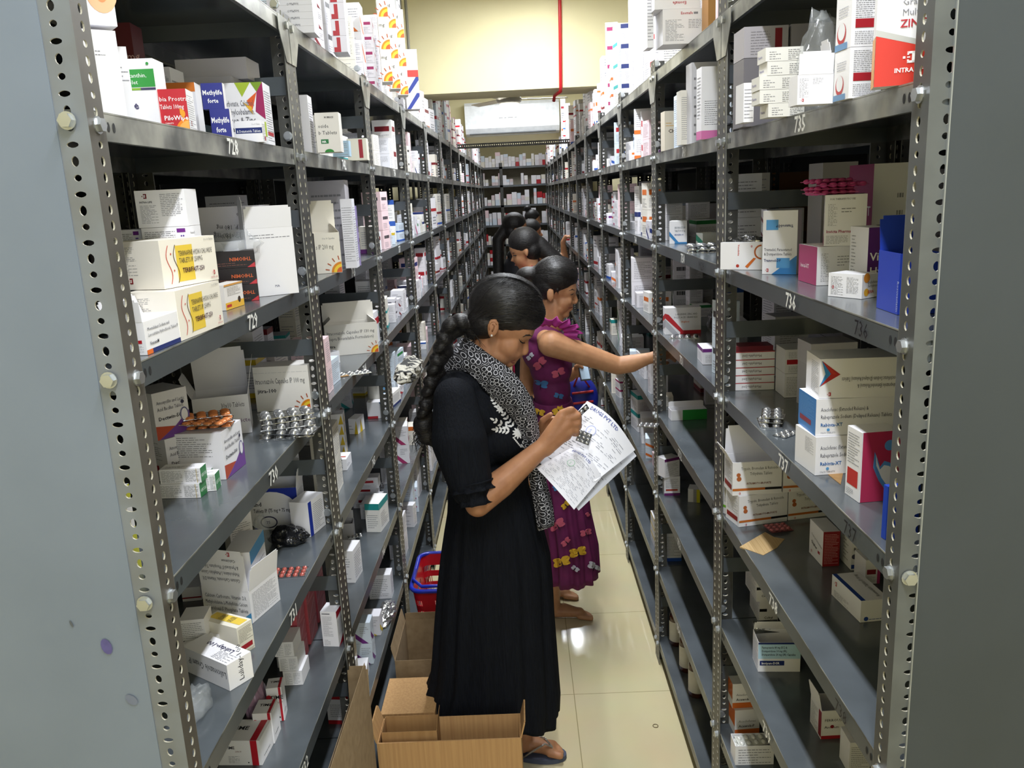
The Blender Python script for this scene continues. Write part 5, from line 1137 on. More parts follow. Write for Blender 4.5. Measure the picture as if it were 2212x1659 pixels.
def loft(rings, m_, n=72, pleat=(0, 0), seed=0, close=False, Yc=None, name='skirt', parent=None, ydepth=None, amp=None, hem=None):
    """rings: (v, u_left, u_right, y_radius); centre plane at Yc"""
    vs = []; R_ = []
    for (v, ul, ur, ry) in rings:
        a, b = pw(ul, v, Yc), pw(ur, v, Yc); R_.append(((a+b)/2, (b-a).length/2, ry, (b-a).normalized()))
    k = 5; dense = []
    for i in range(len(R_)-1):
        for j in range(k):
            t = j/k; A, B = R_[i], R_[i+1]
            dense.append((A[0].lerp(B[0], t), A[1]+(B[1]-A[1])*t, A[2]+(B[2]-A[2])*t))
    dense.append(R_[-1][:3]); N = len(dense)
    for i, (c, rx, ry) in enumerate(dense):
        f = i/(N-1); am = pleat[1]*(f if amp is None else amp(f))
        for j in range(n):
            a = 2*math.pi*j/n; w = am*(math.sin(pleat[0]*a+seed+.8*math.sin(3*a+f*1.5)) + .5*math.sin(pleat[0]*1.7*a+2*seed))
            dz = hem(a)*max(0, (f-.75)/.25) if hem else 0
            vs.append(Vector((c.x + (rx*(1)+w)*math.cos(a), c.y + (ry+w)*math.sin(a), c.z+dz)))
    fs = [(i*n+j, i*n+(j+1) % n, (i+1)*n+(j+1) % n, (i+1)*n+j) for i in range(N-1) for j in range(n)]
    fs = [f[::-1] for f in fs]
    mb = MB(); mb.add(vs, fs, m_, True); o = mb.build(name)
    sd = o.modifiers.new('t', 'SOLIDIFY'); sd.thickness = .003
    if parent: o.parent = parent; o.matrix_parent_inverse = parent.matrix_basis.inverted()
    return o
BLK = mat('black_crinkled_cloth', '111318', rough=.85, scale=30, h2='181b22', ani=(9, 9, .6), bump=.5, bd=.006, spec=.15, sheen=.0)
def scarf_mat():
    m = bpy.data.materials.new('black_white_ring_print'); m.use_nodes = True; nt = m.node_tree; n = nt.nodes; L = nt.links; b = n['Principled BSDF']; b.inputs['Roughness'].default_value = .85
    tc = n.new('ShaderNodeTexCoord'); vo = n.new('ShaderNodeTexVoronoi'); vo.inputs['Scale'].default_value = 70; vo.inputs['Randomness'].default_value = .6; L.new(tc.outputs['UV'], vo.inputs[0])
    vo.voronoi_dimensions = '2D'
    r = n.new('ShaderNodeValToRGB'); e = r.color_ramp; e.interpolation = 'CONSTANT'; blk = (*hexc('17171c'), 1); wht = (*hexc('c9c8ce'), 1)
    e.elements[0].position = 0; e.elements[0].color = blk; e.elements[1].position = .29; e.elements[1].color = wht
    q = e.elements.new(.40); q.color = blk; q = e.elements.new(.62); q.color = wht; q = e.elements.new(.66); q.color = blk
    L.new(vo.outputs['Distance'], r.inputs[0]); L.new(r.outputs[0], b.inputs['Base Color']); return m
SCARF = scarf_mat()
WHE = mat('white_embroidery', 'e9e8e6', rough=.7)
HAIR2 = mat('hair_strand_sheen', '1b1816', rough=.38, spec=.55, noise_amt=.1)  # lighter strand colour imitates streaks of sheen on the black hair
def comb(name, par, hair, starts, root, bulge, seed=1, n=1, r0=.0011):
    """fine strands lying on the hair surface from the hairline to the tied root"""
    t = bvh(hair); rr = random.Random(seed); mb = MB()
    for (a, side) in starts:
        pts = []
        for j in range(13):
            f = j/12; p = a.lerp(root, f) + bulge*math.sin(math.pi*f)*side
            q, nr, _, _ = t.find_nearest(p)
            if q is None: continue
            pts.append(q + nr*.0006)
        if len(pts) > 3: mb.tube(pts, [r0]*(len(pts)-1)+[r0*.4], HAIR2 if rr.random() < .45 else HAIR, 4, False)
    o = mb.build(name); o.parent = par; o.matrix_parent_inverse = par.matrix_basis.inverted(); return o
# ---------------- woman in the black dress
YA = 2.33
A = empty('person', (-.08, YA, 0)); tag(A, 'person in a long black dress and patterned scarf, head bent over papers', 'person')
def P_(u, v, dy=0.): return pw(u, v, YA+dy)
b = Blob()
b.ell(P_(1095, 680), (.085, .073, .088)); b.ell(P_(1119, 706), (.050, .060, .046)); b.ell(P_(1096, 744), (.046, .058, .050)); b.ell(P_(1081, 764), (.040, .052, .034))
b.ell(P_(1098, 784), (.016, .020, .014)); b.ell(P_(1114, 757), (.022, .040, .026)); b.ell(P_(1141, 722), (.014, .042, .012))
b.cap(P_(1136, 733), .008, P_(1135, 758), .0105); b.ell(P_(1133, 762), (.010, .016, .008))
b.ell(P_(1113, 775), (.011, .020, .0065)); b.ell(P_(1108, 783), (.010, .018, .007))
b.ell(P_(1105, 745, -.042), (.022, .014, .024)); b.ell(P_(1105, 745, .042), (.022, .014, .024))
b.cap(P_(1043, 775), .054, P_(1066, 730), .050)
for s_ in (-1, 1):
    T = Matrix.Rotation(math.radians(12), 3, 'Y')
    b.ell(P_(1065, 708, s_*.083), (.017, .007, .027), T); b.ell(P_(1061, 723, s_*.080), (.008, .006, .010))
b.cap(P_(1040, 865), .07, P_(1052, 1000), .075); b.cap(P_(1000, 846, -.10), .034, P_(1000, 846, .10), .034); b.cap(P_(1052, 1000), .075, P_(1060, 1120), .08)
# near arm
SH, EL, WR = P_(994, 862, -.145), P_(1032, 1088, -.20), P_(1172, 966, -.13)
b.cap(SH, .036, EL, .036); b.cap(EL, .037, EL.lerp(WR, .35), .040); b.cap(EL.lerp(WR, .35), .040, WR, .0255)
def H_(u, v, dy=0.): return pw(u, v, YA-.12+dy)
b.cap(WR, .0245, H_(1212, 902), .017); b.cap(WR, .0245, H_(1226, 914), .018); b.cap(WR+Vector((.008, 0, -.006)), .022, H_(1230, 930), .0165); b.cap(H_(1190, 955), .022, H_(1224, 942), .014)
for f_ in (((1212, 893, 0), (1234, 884, -.004), (1246, 893, .018), (1240, 902, .034)), ((1228, 903, -.004), (1249, 897, -.002), (1252, 907, .02), (1244, 910, .036)),
           ((1231, 917, -.003), (1249, 914, 0), (1251, 922, .02), (1243, 924, .034)), ((1230, 932, 0), (1245, 930, .003), (1246, 937, .02), (1239, 938, .032)),
           ((1205, 930, .018), (1222, 905, .036), (1236, 893, .036))):
    rr = [.0105, .0098, .0088, .0078][:len(f_)]; b.chain([H_(*q) for q in f_], rr)
# far arm and hand under the papers
SH2, EL2, WR2 = P_(1000, 848, .15), P_(1060, 1060, .16), P_(1158, 940, .03)
b.cap(SH2, .036, EL2, .036); b.cap(EL2, .036, WR2, .025); b.cap(WR2, .024, P_(1182, 915, .01), .020); b.cap(WR2, .024, P_(1188, 930, .02), .020)
for k in range(4): b.chain([P_(1180+3*k, 905+9*k, .0), P_(1205+2*k, 905+9*k, -.005), P_(1224, 914+9*k, .0)], [.0095, .0085, .0075])
b.chain([P_(1168, 925, 0), P_(1172, 908, -.02), P_(1190, 895, -.03)], [.011, .0098, .008])
# legs and feet
for (u, v, dy, fx) in ((1050, 1560, -.06, 1040), (1090, 1560, .06, 1140)):
    b.cap(P_(1058, 1130, dy*.7), .055, P_(1058, 1350, dy*.8), .045); b.cap(P_(1058, 1350, dy*.8), .045, Vector((P_(u, v, dy).x, YA+dy, .10)), .036)
FA = Vector((-.055, 2.42, 0)); FB_ = Vector((-.13, 2.25, 0))
for F0, an in ((FA, -10), (FB_, -4)):
    e = heading(an); g = heading(an+90)
    b.cap(F0+Vector((0, 0, .10)), .033, F0-e*.005+Vector((0, 0, .045)), .032); b.cap(F0-e*.02+Vector((0, 0, .045)), .026, F0+e*.085+Vector((0, 0, .036)), .022)
    b.cap(F0+e*.04+g*.008+Vector((0, 0, .04)), .025, F0+e*.095-g*.012+Vector((0, 0, .032)), .018); b.cap(F0+e*.05+Vector((0, 0, .04)), .024, F0+e*.095+g*.018+Vector((0, 0, .032)), .017)
    for k, (off, ln, r_) in enumerate(((-.026, .125, .0125), (-.008, .128, .009), (.006, .122, .0085), (.018, .114, .008), (.029, .104, .0075))):
        b.cap(F0+e*.09+g*off*.8+Vector((0, 0, .03)), r_*1.1, F0+e*ln+g*off+Vector((0, 0, .028)), r_)
bodyA = b.done('body', A, SKIN, .0042, 5)
tA = bvh(bodyA)
def strip(mb, t, pts, r, m_, off=.0): 
    q = [drape(t, u, v, off) for u, v in pts]; q = [x for x in q if x is not None]
    if len(q) > 1: mb.tube(q, r, m_, 6)
mb = MB(); strip(mb, tA, [(1129, 728), (1136, 724), (1143, 724), (1149, 726)], [.0012, .0024, .0026, .0012], HAIR); strip(mb, tA, [(1121, 733), (1125, 738), (1129, 741), (1134, 741)], [.0008, .0018, .002, .001], HAIR); strip(mb, tA, [(1121, 731), (1127, 735), (1133, 738)], [.0006, .0009, .0006], mat('lid_shadow_skin', '7d5238', rough=.5))
mb.build('brow_and_lashes', A).matrix_parent_inverse = A.matrix_basis.inverted()
mb = MB(); strip(mb, tA, [(1103, 780), (1108, 779), (1113, 777.5)], [.001, .0022, .0022], LIPM); strip(mb, tA, [(1104, 782), (1108, 784), (1111, 784)], [.001, .0025, .002], LIPM); mb.build('lips', A).matrix_parent_inverse = A.matrix_basis.inverted()
mb = MB(); mb.ell(drape(tA, 1062, 725, .003), (.0032, .0032, .0032), mat('pearl', 'f2efe6', rough=.2), 10, 8); mb.build('ear_stud', A).matrix_parent_inverse = A.matrix_basis.inverted()
mb = MB(); EI = mat('ear_hollow_shade', '94623f', rough=.5)  # darker skin tone, shade of the ear hollow put into the colour
strip(mb, tA, [(1057, 712), (1056, 702), (1061, 695), (1069, 694), (1073, 701)], .0019, SKIN, .002); strip(mb, tA, [(1063, 716), (1066, 710), (1068, 704), (1064, 700)], .0022, EI, .0005); mb.build('ear_fold', A).matrix_parent_inverse = A.matrix_basis.inverted()
# nails
mb = MB()
for u, v in ((1249, 901), (1250, 918)): mb.ell(H_(u, v, .0)+Vector((.004, .01, 0)), (.004, .006, .004), mat('pale_nail', 'e3cfc4', rough=.25), 8, 6)
mb.build('finger_nail', A).matrix_parent_inverse = A.matrix_basis.inverted()
# hair with braid
b = Blob()
T = Matrix.Rotation(math.radians(14), 3, 'Y')
b.ell(P_(1093, 661), (.108, .090, .088), T); b.ell(P_(1050, 690), (.060, .082, .058)); b.ell(P_(1120, 672), (.078, .080, .062), T); b.ell(P_(1025, 712), (.032, .055, .030))
br = [(1003, 692, .036), (978, 706, .036), (966, 728, .034), (958, 752, .033), (950, 776, .032), (943, 800, .031), (936, 824, .030), (930, 848, .029), (925, 872, .028), (920, 894, .026)]
for k, (u, v, r_) in enumerate(br):
    for s_ in (-1, 1): b.ell(P_(u+s_*(6 if k % 2 else -6), v+s_*3, -.03+s_*.010*(1 if k % 2 else -1)), (r_*.80, r_*.8, r_*.60), Matrix.Rotation(math.radians(50*s_+(10 if k % 2 else -10)), 3, 'Y'))
    if k: b.cap(P_(br[k-1][0], br[k-1][1], -.03), r_*.62, P_(u, v, -.03), r_*.62)
b.ell(P_(914, 918, -.02), (.030, .026, .036)); b.ell(P_(920, 938, -.02), (.026, .02, .034)); b.cap(P_(925, 945, -.02), .018, P_(938, 966, -.02), .005); b.cap(P_(908, 925, -.02), .016, P_(903, 905, -.02), .006)
hairA = b.done('hair', A, HAIR, .0042, 3)
mb = MB(); rr = random.Random(4)
for k in range(170): # loose strands over the crown, nape and braid end
    th = rr.uniform(-.1, 1.0); yy = rr.uniform(-.078, .02)
    c = P_(1093, 661)
    if k < 90:
        pts = []
        for j in range(7):
            a = math.radians(35 + 120*th*.4 + j*14); R1 = .110+rr.uniform(0, .002); q = Vector((math.cos(a)*R1, yy*(1-.1*j*.2), math.sin(a)*.091)); pts.append(c + T @ q)
        mb.tube(pts, .0006, HAIR, 3, False)
    elif k < 112:
        p = P_(1015+rr.uniform(-12, 22), 725+rr.uniform(-6, 8), rr.uniform(-.06, 0)); mb.tube([p, p+Vector((rr.uniform(-.01, .01), -.004, -.012)), p+Vector((rr.uniform(-.014, .022), -.004, -.028))], [.0009, .0007, .0002], HAIR, 3, False)
    else:
        p = P_(915+rr.uniform(-10, 14), 922+rr.uniform(-14, 22), -.035); mb.tube([p, p+Vector((rr.uniform(-.028, .008), 0, -.02)), p+Vector((rr.uniform(-.04, .015), 0, -.05))], [.0016, .0012, .0003], HAIR, 3, False)
mb.build('loose_strands', A).matrix_parent_inverse = A.matrix_basis.inverted()
rr = random.Random(12); st = []
for k in range(420):
    a = rr.uniform(-12, 150); y = rr.uniform(-.09, .05); c = P_(1093, 661)
    st.append((c + Vector((.125*math.cos(math.radians(a*.55-8))+.0, y, .10*math.sin(math.radians(a))*.95-.02+rr.uniform(-.045, .0)*(a < 40))), rr.uniform(.4, 1)))
comb('combed_strands', A, hairA, st, P_(1003, 700, -.03), Vector((0, -.09, .06)), 3)
# dress
b = Blob()
b.ell(P_(1030, 878), (.112, .155, .105)); b.ell(P_(1080, 935), (.098, .130, .085)); b.ell(P_(1028, 940), (.098, .14, .12)); b.ell(P_(1056, 1040), (.108, .125, .10)); b.ell(P_(985, 838), (.058, .155, .055)); b.ell(P_(1020, 815), (.075, .12, .045))
b.cap(P_(982, 862, -.145), .060, P_(992, 950, -.175), .078); b.cap(P_(992, 950, -.175), .078, P_(1014, 1035, -.19), .064); b.cap(P_(1014, 1035, -.19), .064, P_(1018, 1052, -.19), .059)
b.cap(P_(990, 862, .14), .060, P_(1030, 1030, .16), .066)
bod = b.done('dress_bodice', A, BLK, .0055, 8)
def ring_tube(c, ax, r, L, m_, wav=.003, n=40, nm='sleeve_frill'):
    ax = ax.normalized(); e1 = ax.orthogonal().normalized(); e2 = ax.cross(e1); vs = []
    for i in range(6):
        f = i/5
        for j in range(n):
            a = 2*math.pi*j/n; R1 = r*(1-.12*math.sin(f*math.pi)) + wav*math.sin(9*a+1)*f + .0015*math.sin(17*a)
            vs.append(c + ax*(L*f) + (e1*math.cos(a)+e2*math.sin(a))*R1)
    mb = MB(); mb.add(vs, [(i*n+j, i*n+(j+1) % n, (i+1)*n+(j+1) % n, (i+1)*n+j) for i in range(5) for j in range(n)], m_, True); o = mb.build(nm)
    s_ = o.modifiers.new('s', 'SOLIDIFY'); s_.thickness = .003; return o
o = ring_tube(P_(1018, 1040, -.195), (EL-SH), .062, .022, BLK, .006); o.parent = A; o.matrix_parent_inverse = A.matrix_basis.inverted()
o = ring_tube(P_(1022, 1050, -.195), (EL-SH), .050, .048, BLK, .004); o.parent = A; o.matrix_parent_inverse = A.matrix_basis.inverted()
def hemA(a): return .012*math.sin(3*a)+.008*math.sin(5*a+1) + (.03 if math.cos(a) < -.5 else 0)
skirtA = loft([(1000, 965, 1138, .115), (1050, 968, 1142, .118), (1100, 966, 1158, .120), (1150, 958, 1174, .122), (1200, 951, 1186, .125), (1260, 945, 1191, .128), (1330, 940, 1194, .130), (1400, 936, 1199, .134), (1460, 931, 1203, .138), (1505, 918, 1206, .140), (1545, 906, 1204, .140)], BLK, 160, (15, .0075), 1.3, Yc=YA, name='dress_skirt', parent=A, hem=hemA)
td = bvh(bod); mb = MB()
def sprig(x0, y0, x1, y1, n, L=11, W2=5):
    a0 = math.degrees(math.atan2(y1-y0, x1-x0))
    for i in range(n):
        t = (i+.5)/n; x, y = x0+(x1-x0)*t, y0+(y1-y0)*t
        for s_ in (-1, 1): deco(mb, td, leafpts(x, y, L*(1.1-.4*t), W2, a0+s_*48), WHE)
    deco(mb, td, leafpts(x1, y1, L, W2, a0), WHE)
sprig(1100, 925, 1068, 908, 3); sprig(1110, 925, 1087, 893, 4); sprig(1104, 930, 1072, 928, 4); sprig(1078, 882, 1064, 862, 3, 9)
for k in range(11): deco(mb, td, leafpts(1120, 935, 14, 5, k*33), WHE)
for k in range(7): deco(mb, td, leafpts(1080, 884, 9, 4, k*51), WHE)
for k in range(7): deco(mb, td, leafpts(1108+2.6*k, 944+3.2*k, 4.5, 3.5, 50), WHE)
sprig(1128, 970, 1136, 948, 3, 8)
graft(bod, mb)
# scarf: rows of (left u,v) (right u,v)
rows = [((952, 812), (1000, 728), .06), ((962, 803), (1012, 733), .0), ((985, 797), (1032, 748), -.05), ((1010, 800), (1056, 768), -.08), ((1030, 820), (1082, 785), -.10), ((1050, 843), (1100, 797), -.11), ((1071, 864), (1124, 824), -.11), ((1096, 886), (1144, 856), -.10), ((1113, 908), (1156, 890), -.09), ((1129, 934), (1162, 925), -.08), ((1136, 972), (1166, 968), -.07), ((1142, 1020), (1172, 1015), -.07), ((1150, 1060), (1182, 1055), -.08), ((1158, 1105), (1194, 1098), -.09), ((1164, 1148), (1196, 1135), -.10)]
ts0 = bvh(bod, bodyA); ts1 = bvh(bod); NS = 9; grid = []
for (l, r_, dy) in rows:
    row = []
    for j in range(NS):
        t = j/(NS-1); u, v = l[0]+(r_[0]-l[0])*t, l[1]+(r_[1]-l[1])*t
        base = YA + dy - .035*math.sin(t*math.pi) ; h = drape(ts0 if len(grid) < 4 else ts1, u, v, .010)
        Y = base
        if h is not None and h.y < base+.10: Y = min(base, h.y-.004)
        row.append([u, v, Y])
    grid.append(row)
for it in range(2): # relax depth
    g2 = [[grid[i][j][2] for j in range(NS)] for i in range(len(grid))]
    for i in range(len(grid)):
        for j in range(NS):
            nb = [g2[a][c] for a, c in ((i-1, j), (i+1, j), (i, j-1), (i, j+1)) if 0 <= a < len(grid) and 0 <= c < NS]
            grid[i][j][2] = min(g2[i][j], .5*g2[i][j]+.5*sum(nb)/len(nb))
me = bpy.data.meshes.new('scarf'); vs = []; uv = []
for i in range(len(grid)):
    for j in range(NS):
        u, v, Y = grid[i][j]; vs.append(pw(u, v, Y + .004*math.sin(j*2.2+i*.3))); 
        uv.append((j/(NS-1)*.07*(1.0 if i else 1), i*.036))
fs = [(i*NS+j, (i+1)*NS+j, (i+1)*NS+j+1, i*NS+j+1) for i in range(len(grid)-1) for j in range(NS-1)]
me.from_pydata([tuple(v) for v in vs], [], fs); ul = me.uv_layers.new()
for p in me.polygons:
    p.use_smooth = True
    for li in p.loop_indices:
        k = me.loops[li].vertex_index; q = vs[k]; ul.data[li].uv = (uv[k][0]*12.5, uv[k][1]*12.5) if False else (q.x*1.0+.25*q.y, q.z)
me.materials.append(SCARF); sc = bpy.data.objects.new('scarf', me); COL.objects.link(sc); sc.parent = A; sc.matrix_parent_inverse = A.matrix_basis.inverted()
m1 = sc.modifiers.new('a', 'SUBSURF'); m1.levels = 2; m1.render_levels = 2; m2 = sc.modifiers.new('b', 'SOLIDIFY'); m2.thickness = .004; m2.offset = 1
mb = MB()
for u, v in ((1180, 1105), (1184, 1140)):
    p = pw(u, v, YA-.12); mb.tube([p, p+Vector((.002, 0, -.016)), p+Vector((-.001, 0, -.03))], [.003, .005, .0015], WHE, 8)
mb.build('tassel', sc).matrix_parent_inverse = A.matrix_basis.inverted()
# white trouser cuff and flip-flops
mb = MB(); p = FB_+Vector((0, 0, .06)); 
for z0_, z1_, r0, r1 in ((.075, .16, .048, .052),): mb.tube([FB_+Vector((-.002, 0, z0_)), FB_+Vector((-.002, 0, z1_))], [r0, r1], mat('white_cotton', 'e6e2e0', rough=.8), 24)
mb.build('trouser_cuff', A).matrix_parent_inverse = A.matrix_basis.inverted()
SOLE = mat('blue_grey_rubber', '4d5468', rough=.7); GLIT = mat('glitter_strap', 'd8d2c8', rough=.15, metal=.8, scale=900, h2='6a6660', bump=1, bd=.002)
for F0, an, lb in ((FA, -10, 'blue-grey flip-flop with glittering strap, beside the carton edge'), (FB_, -4, 'blue-grey flip-flop hidden behind the open carton')):
    fl = empty('flip_flop', F0, math.radians(an)); mb = MB(); out = []
    for k in range(28):
        a = 2*math.pi*k/28; x = .035+.108*math.cos(a); y = (.041+.008*math.cos(a))*math.sin(a); out.append((x, y))
    mb.add([(x, y, .001) for x, y in out]+[(x, y, .017) for x, y in out], [tuple(range(27, -1, -1)), tuple(range(28, 56))]+[(i, (i+1) % 28, 28+(i+1) % 28, 28+i) for i in range(28)], SOLE); mb.build('sole', fl)
    mb = MB(); mb.tube([(.0, -.040, .018), (.04, -.040, .05), (.075, -.018, .062), (.098, -.016, .05), (.1, -.016, .02)], .0032, GLIT, 8); mb.tube([(.098, -.016, .052), (.07, .01, .064), (.04, .035, .05), (.0, .040, .018)], .0032, GLIT, 8); mb.build('strap', fl)
    tag(fl, lb, 'sandal', 'flip-flops of the person in black')
# papers held in the far hand
def paper(corner_px, Ys, label, tint='f1f1f6', seed=1, bend=.02, head='4a58a0', logo='8f9bd8'):
    Q = [pw(u, v, y) for (u, v), y in zip(corner_px, Ys)]; n = 16; vs = []
    pmid = (pw(1325, 900, (Ys[0]+Ys[1])/2) if bend else None)
    def S_(a, c): # a along top edge 0..1, c down 0..1
        p = Q[0]*(1-a)*(1-c) + Q[1]*a*(1-c) + Q[2]*a*c + Q[3]*(1-a)*c
        return p + Vector((.3, -1, .45)).normalized()*bend*math.sin(math.pi*a)*(1-.3*c) + _U2*(.018*math.sin(math.pi*a)*(1-c) - .0*c)
    mb = MB(); vs = [S_(i/n, j/n) for j in range(n+1) for i in range(n+1)]
    mb.add(vs, [(j*(n+1)+i, (j+1)*(n+1)+i, (j+1)*(n+1)+i+1, j*(n+1)+i+1) for j in range(n) for i in range(n)], ink(tint), True)
    rd = random.Random(seed); N = (Q[3]-Q[0]).cross(Q[1]-Q[0]).normalized()
    if N.dot(EYE-Q[0]) < 0: N = -N
    def q4(a0, c0, a1, c1, c):
        mb.add([S_(a, d)+N*.0008 for a, d in ((a0, c0), (a1, c0), (a1, c1), (a0, c1))], [(0, 1, 2, 3)], ink(c))
    def words(a0, c0, txt, sz, c):
        vs2, fs2, w = glyphs(txt, .03); mb.add([S_(a0+x*sz, c0-y*sz*1.0)+N*.0009 for x, y in vs2], fs2, ink(c))
    words(.12, .09, 'DRUGS PVT LTD', .075, head)
    for k in range(26):
        c = .13+.031*k
        if rd.random() < .8:
            a = .06
            while a < .9:
                w = rd.uniform(.02, .1)
                if rd.random() < .62: q4(a, c, min(a+w, .95), c+.007, rd.choice(('9a9aa4', 'b0b0ba', '7c7c88')))
                a += w+.02
    q4(.04, .5, .96, .504, '8a8a94'); q4(.04, .82, .96, .824, '8a8a94')
    for rr_, cc in ((.085, logo), (.07, tint)):
        mb.add([S_(.36+rr_*math.cos(t*math.pi/10), .36+rr_*math.sin(t*math.pi/10))+N*(.001 if cc == logo else .0012) for t in range(20)], [tuple(range(20))], ink(cc))
    mb.add([S_(.33+x*.09, .4-y*.09)+N*.0014 for x, y in glyphs('S', .04)[0]], glyphs('S', .04)[1], ink(logo))
    o = mb.build('paper_sheet'); tag(o, label, 'paper', 'invoices in the hands of the person in black'); return o
paper([(1268, 866), (1372, 972), (1286, 1040), (1180, 985)], [2.34, 2.27, 2.17, 2.25], 'upper printed invoice sheet with blue round emblem, front of the bundle', seed=2, bend=.012, logo='b4bce4')
paper([(1232, 968), (1300, 1030), (1240, 1101), (1158, 1010)], [2.240, 2.185, 2.115, 2.195], 'lower printed invoice sheet with green round emblem under the wrist', seed=5, bend=.010, logo='b8d8c4', tint='eeeef5')
paper([(1262, 872), (1375, 985), (1250, 1103), (1160, 992)], [2.36, 2.285, 2.135, 2.245], 'rearmost paper sheet of the bundle, edges showing all round', seed=9, bend=.008, tint='e6e8f0')
bs = pw(1246, 912, YA-.135)
blister(pw(1243, 952, 2.225)+Vector((0, 0, 0)), 0, .040, .034, 3, 3, 'small silver blister strip pinched in front of the printed papers', tilt=(62, 25), grp='blister strips in the hand')
blister(pw(1240, 897, 2.235), 20, .016, .05, 1, 3, 'second blister strip standing up between the fingers and papers', tilt=(80, 60), grp='blister strips in the hand')
# ---------------- generic parts for the others
def head_side(b, HC, px, Y, f=1):
    """px/m scale HC in px; f=+1 faces right. Points in metres around the skull centre"""
    pass
PUR = mat('magenta_purple_cloth', '6a1450', rough=.8, scale=20, h2='560f42', bump=.25, bd=.004)
YB = 3.28
B = empty('person', (.17, YB, 0)); tag(B, 'person in a magenta dress with butterflies, reaching into the right rack', 'person')
def Pb_(u, v, dy=0.): return pw(u, v, YB+dy)
b = Blob(); b.m = SKIN2
b.ell(Pb_(1203, 602), (.078, .070, .088)); b.ell(Pb_(1223, 622), (.042, .055, .055)); b.ell(Pb_(1215, 652), (.040, .050, .042)); b.ell(Pb_(1208, 664), (.034, .046, .030)); b.ell(Pb_(1222, 679), (.016, .020, .014))
b.ell(Pb_(1240, 627), (.008, .035, .010)); b.cap(Pb_(1241, 634), .006, Pb_(1245, 649), .0085); b.ell(Pb_(1243, 653), (.009, .014, .007)); b.ell(Pb_(1234, 663), (.010, .020, .006)); b.ell(Pb_(1232, 669), (.009, .018, .006)); b.ell(Pb_(1228, 650, -.035), (.016, .012, .020))
b.cap(Pb_(1190, 700), .050, Pb_(1193, 660), .046)
for s_ in (-1, 1): b.ell(Pb_(1189, 637, s_*.072), (.016, .007, .028)); 
b.cap(Pb_(1182, 740), .065, Pb_(1190, 850), .06); b.cap(Pb_(1178, 732, -.11), .036, Pb_(1178, 732, .11), .036)
S1, E1, W1 = Pb_(1190, 742, -.15), pw(1335, 790, 3.16), pw(1398, 775, 3.13)
b.cap(S1, .052, E1, .036); b.cap(E1, .036, pw(1365, 785, 3.15), .035); b.cap(pw(1365, 785, 3.15), .035, W1, .024)
HH = W1+Vector((.02, .0, .005)); b.cap(W1, .022, HH+Vector((.035, 0, .012)), .020); b.cap(W1, .022, HH+Vector((.035, .012, -.008)), .018)
for k in range(4): q = HH+Vector((.04, -.012+.011*k, .012-.008*k)); b.chain([q, q+Vector((.032, .004, .008)), q+Vector((.052, .006, -.012))], [.0095, .0085, .0075])
b.chain([HH+Vector((.0, -.012, -.01)), HH+Vector((.035, -.022, -.022)), HH+Vector((.055, -.02, -.02))], [.011, .0095, .008])
S2, E2, W2 = Pb_(1150, 745, .14), pw(1140, 838, 3.44), pw(1232, 812, 3.46)
b.cap(S2, .05, E2, .038); b.cap(E2, .038, W2, .025); b.cap(W2, .024, pw(1248, 800, 3.45), .022)
for k in range(4): b.chain([pw(1247, 794+5*k, 3.44), pw(1262, 800+5*k, 3.47), pw(1268, 806+4*k, 3.44)], [.0095, .0085, .0078])
b.chain([pw(1244, 792, 3.43), pw(1252, 788, 3.42), pw(1258, 794, 3.42)], [.010, .009, .008])
for dy, fx, fy in ((-.06, .10, 3.33), (.06, .05, 3.52)):
    b.cap(Pb_(1200, 905, dy*.6), .055, Vector((fx-.01, fy, .48)), .045); b.cap(Vector((fx-.01, fy, .48)), .045, Vector((fx-.015, fy, .10)), .033)
    F0 = Vector((fx, fy, 0)); e = heading(-6); g = heading(84)
    b.cap(F0+Vector((-.015, 0, .08)), .033, F0+Vector((-.02, 0, .034)), .032); b.cap(F0+Vector((-.02, 0, .032)), .028, F0+e*.10+Vector((0, 0, .026)), .022); b.cap(F0+e*.03+g*.006+Vector((0, 0, .036)), .028, F0+e*.105+Vector((0, 0, .022)), .020)
    for k, (off, ln, r_) in enumerate(((-.026, .150, .012), (-.010, .152, .009), (.004, .146, .0085), (.016, .138, .008), (.028, .128, .0075))): b.cap(F0+e*.10+g*off*.8+Vector((0, 0, .017)), r_*1.1, F0+e*ln+g*off+Vector((0, 0, .011)), r_)
bodyB = b.done('body', B, SKIN2, .0048, 5)
tB = bvh(bodyB); inv = B.matrix_basis.inverted()
def addp(mb, nm, par):
    o = mb.build(nm, par); o.matrix_parent_inverse = par.matrix_basis.inverted(); return o
mb = MB(); strip(mb, tB, [(1229, 628), (1236, 625), (1241, 627)], [.001, .0022, .0014], HAIR); strip(mb, tB, [(1232, 637), (1236, 636), (1239, 634)], [.001, .0024, .0015], HAIR); addp(mb, 'brow_and_lashes', B)
mb = MB(); strip(mb, tB, [(1227, 665), (1232, 665), (1236, 664)], [.001, .0024, .002], LIPM); addp(mb, 'lips', B)
b = Blob(); T = Matrix.Rotation(math.radians(-8), 3, 'Y')
b.ell(Pb_(1198, 596), (.094, .084, .080), T); b.ell(Pb_(1182, 615), (.055, .076, .060)); b.ell(Pb_(1216, 594), (.062, .074, .050), Matrix.Rotation(math.radians(25), 3, 'Y'))
b.ell(Pb_(1160, 592), (.042, .045, .034)); b.ell(Pb_(1140, 592), (.046, .04, .030)); b.ell(Pb_(1125, 606), (.03, .03, .035)); b.cap(Pb_(1204, 626, -.070), .005, Pb_(1207, 640, -.066), .002)
hairB = b.done('hair', B, HAIR, .0048, 3)
rr = random.Random(5); st = []
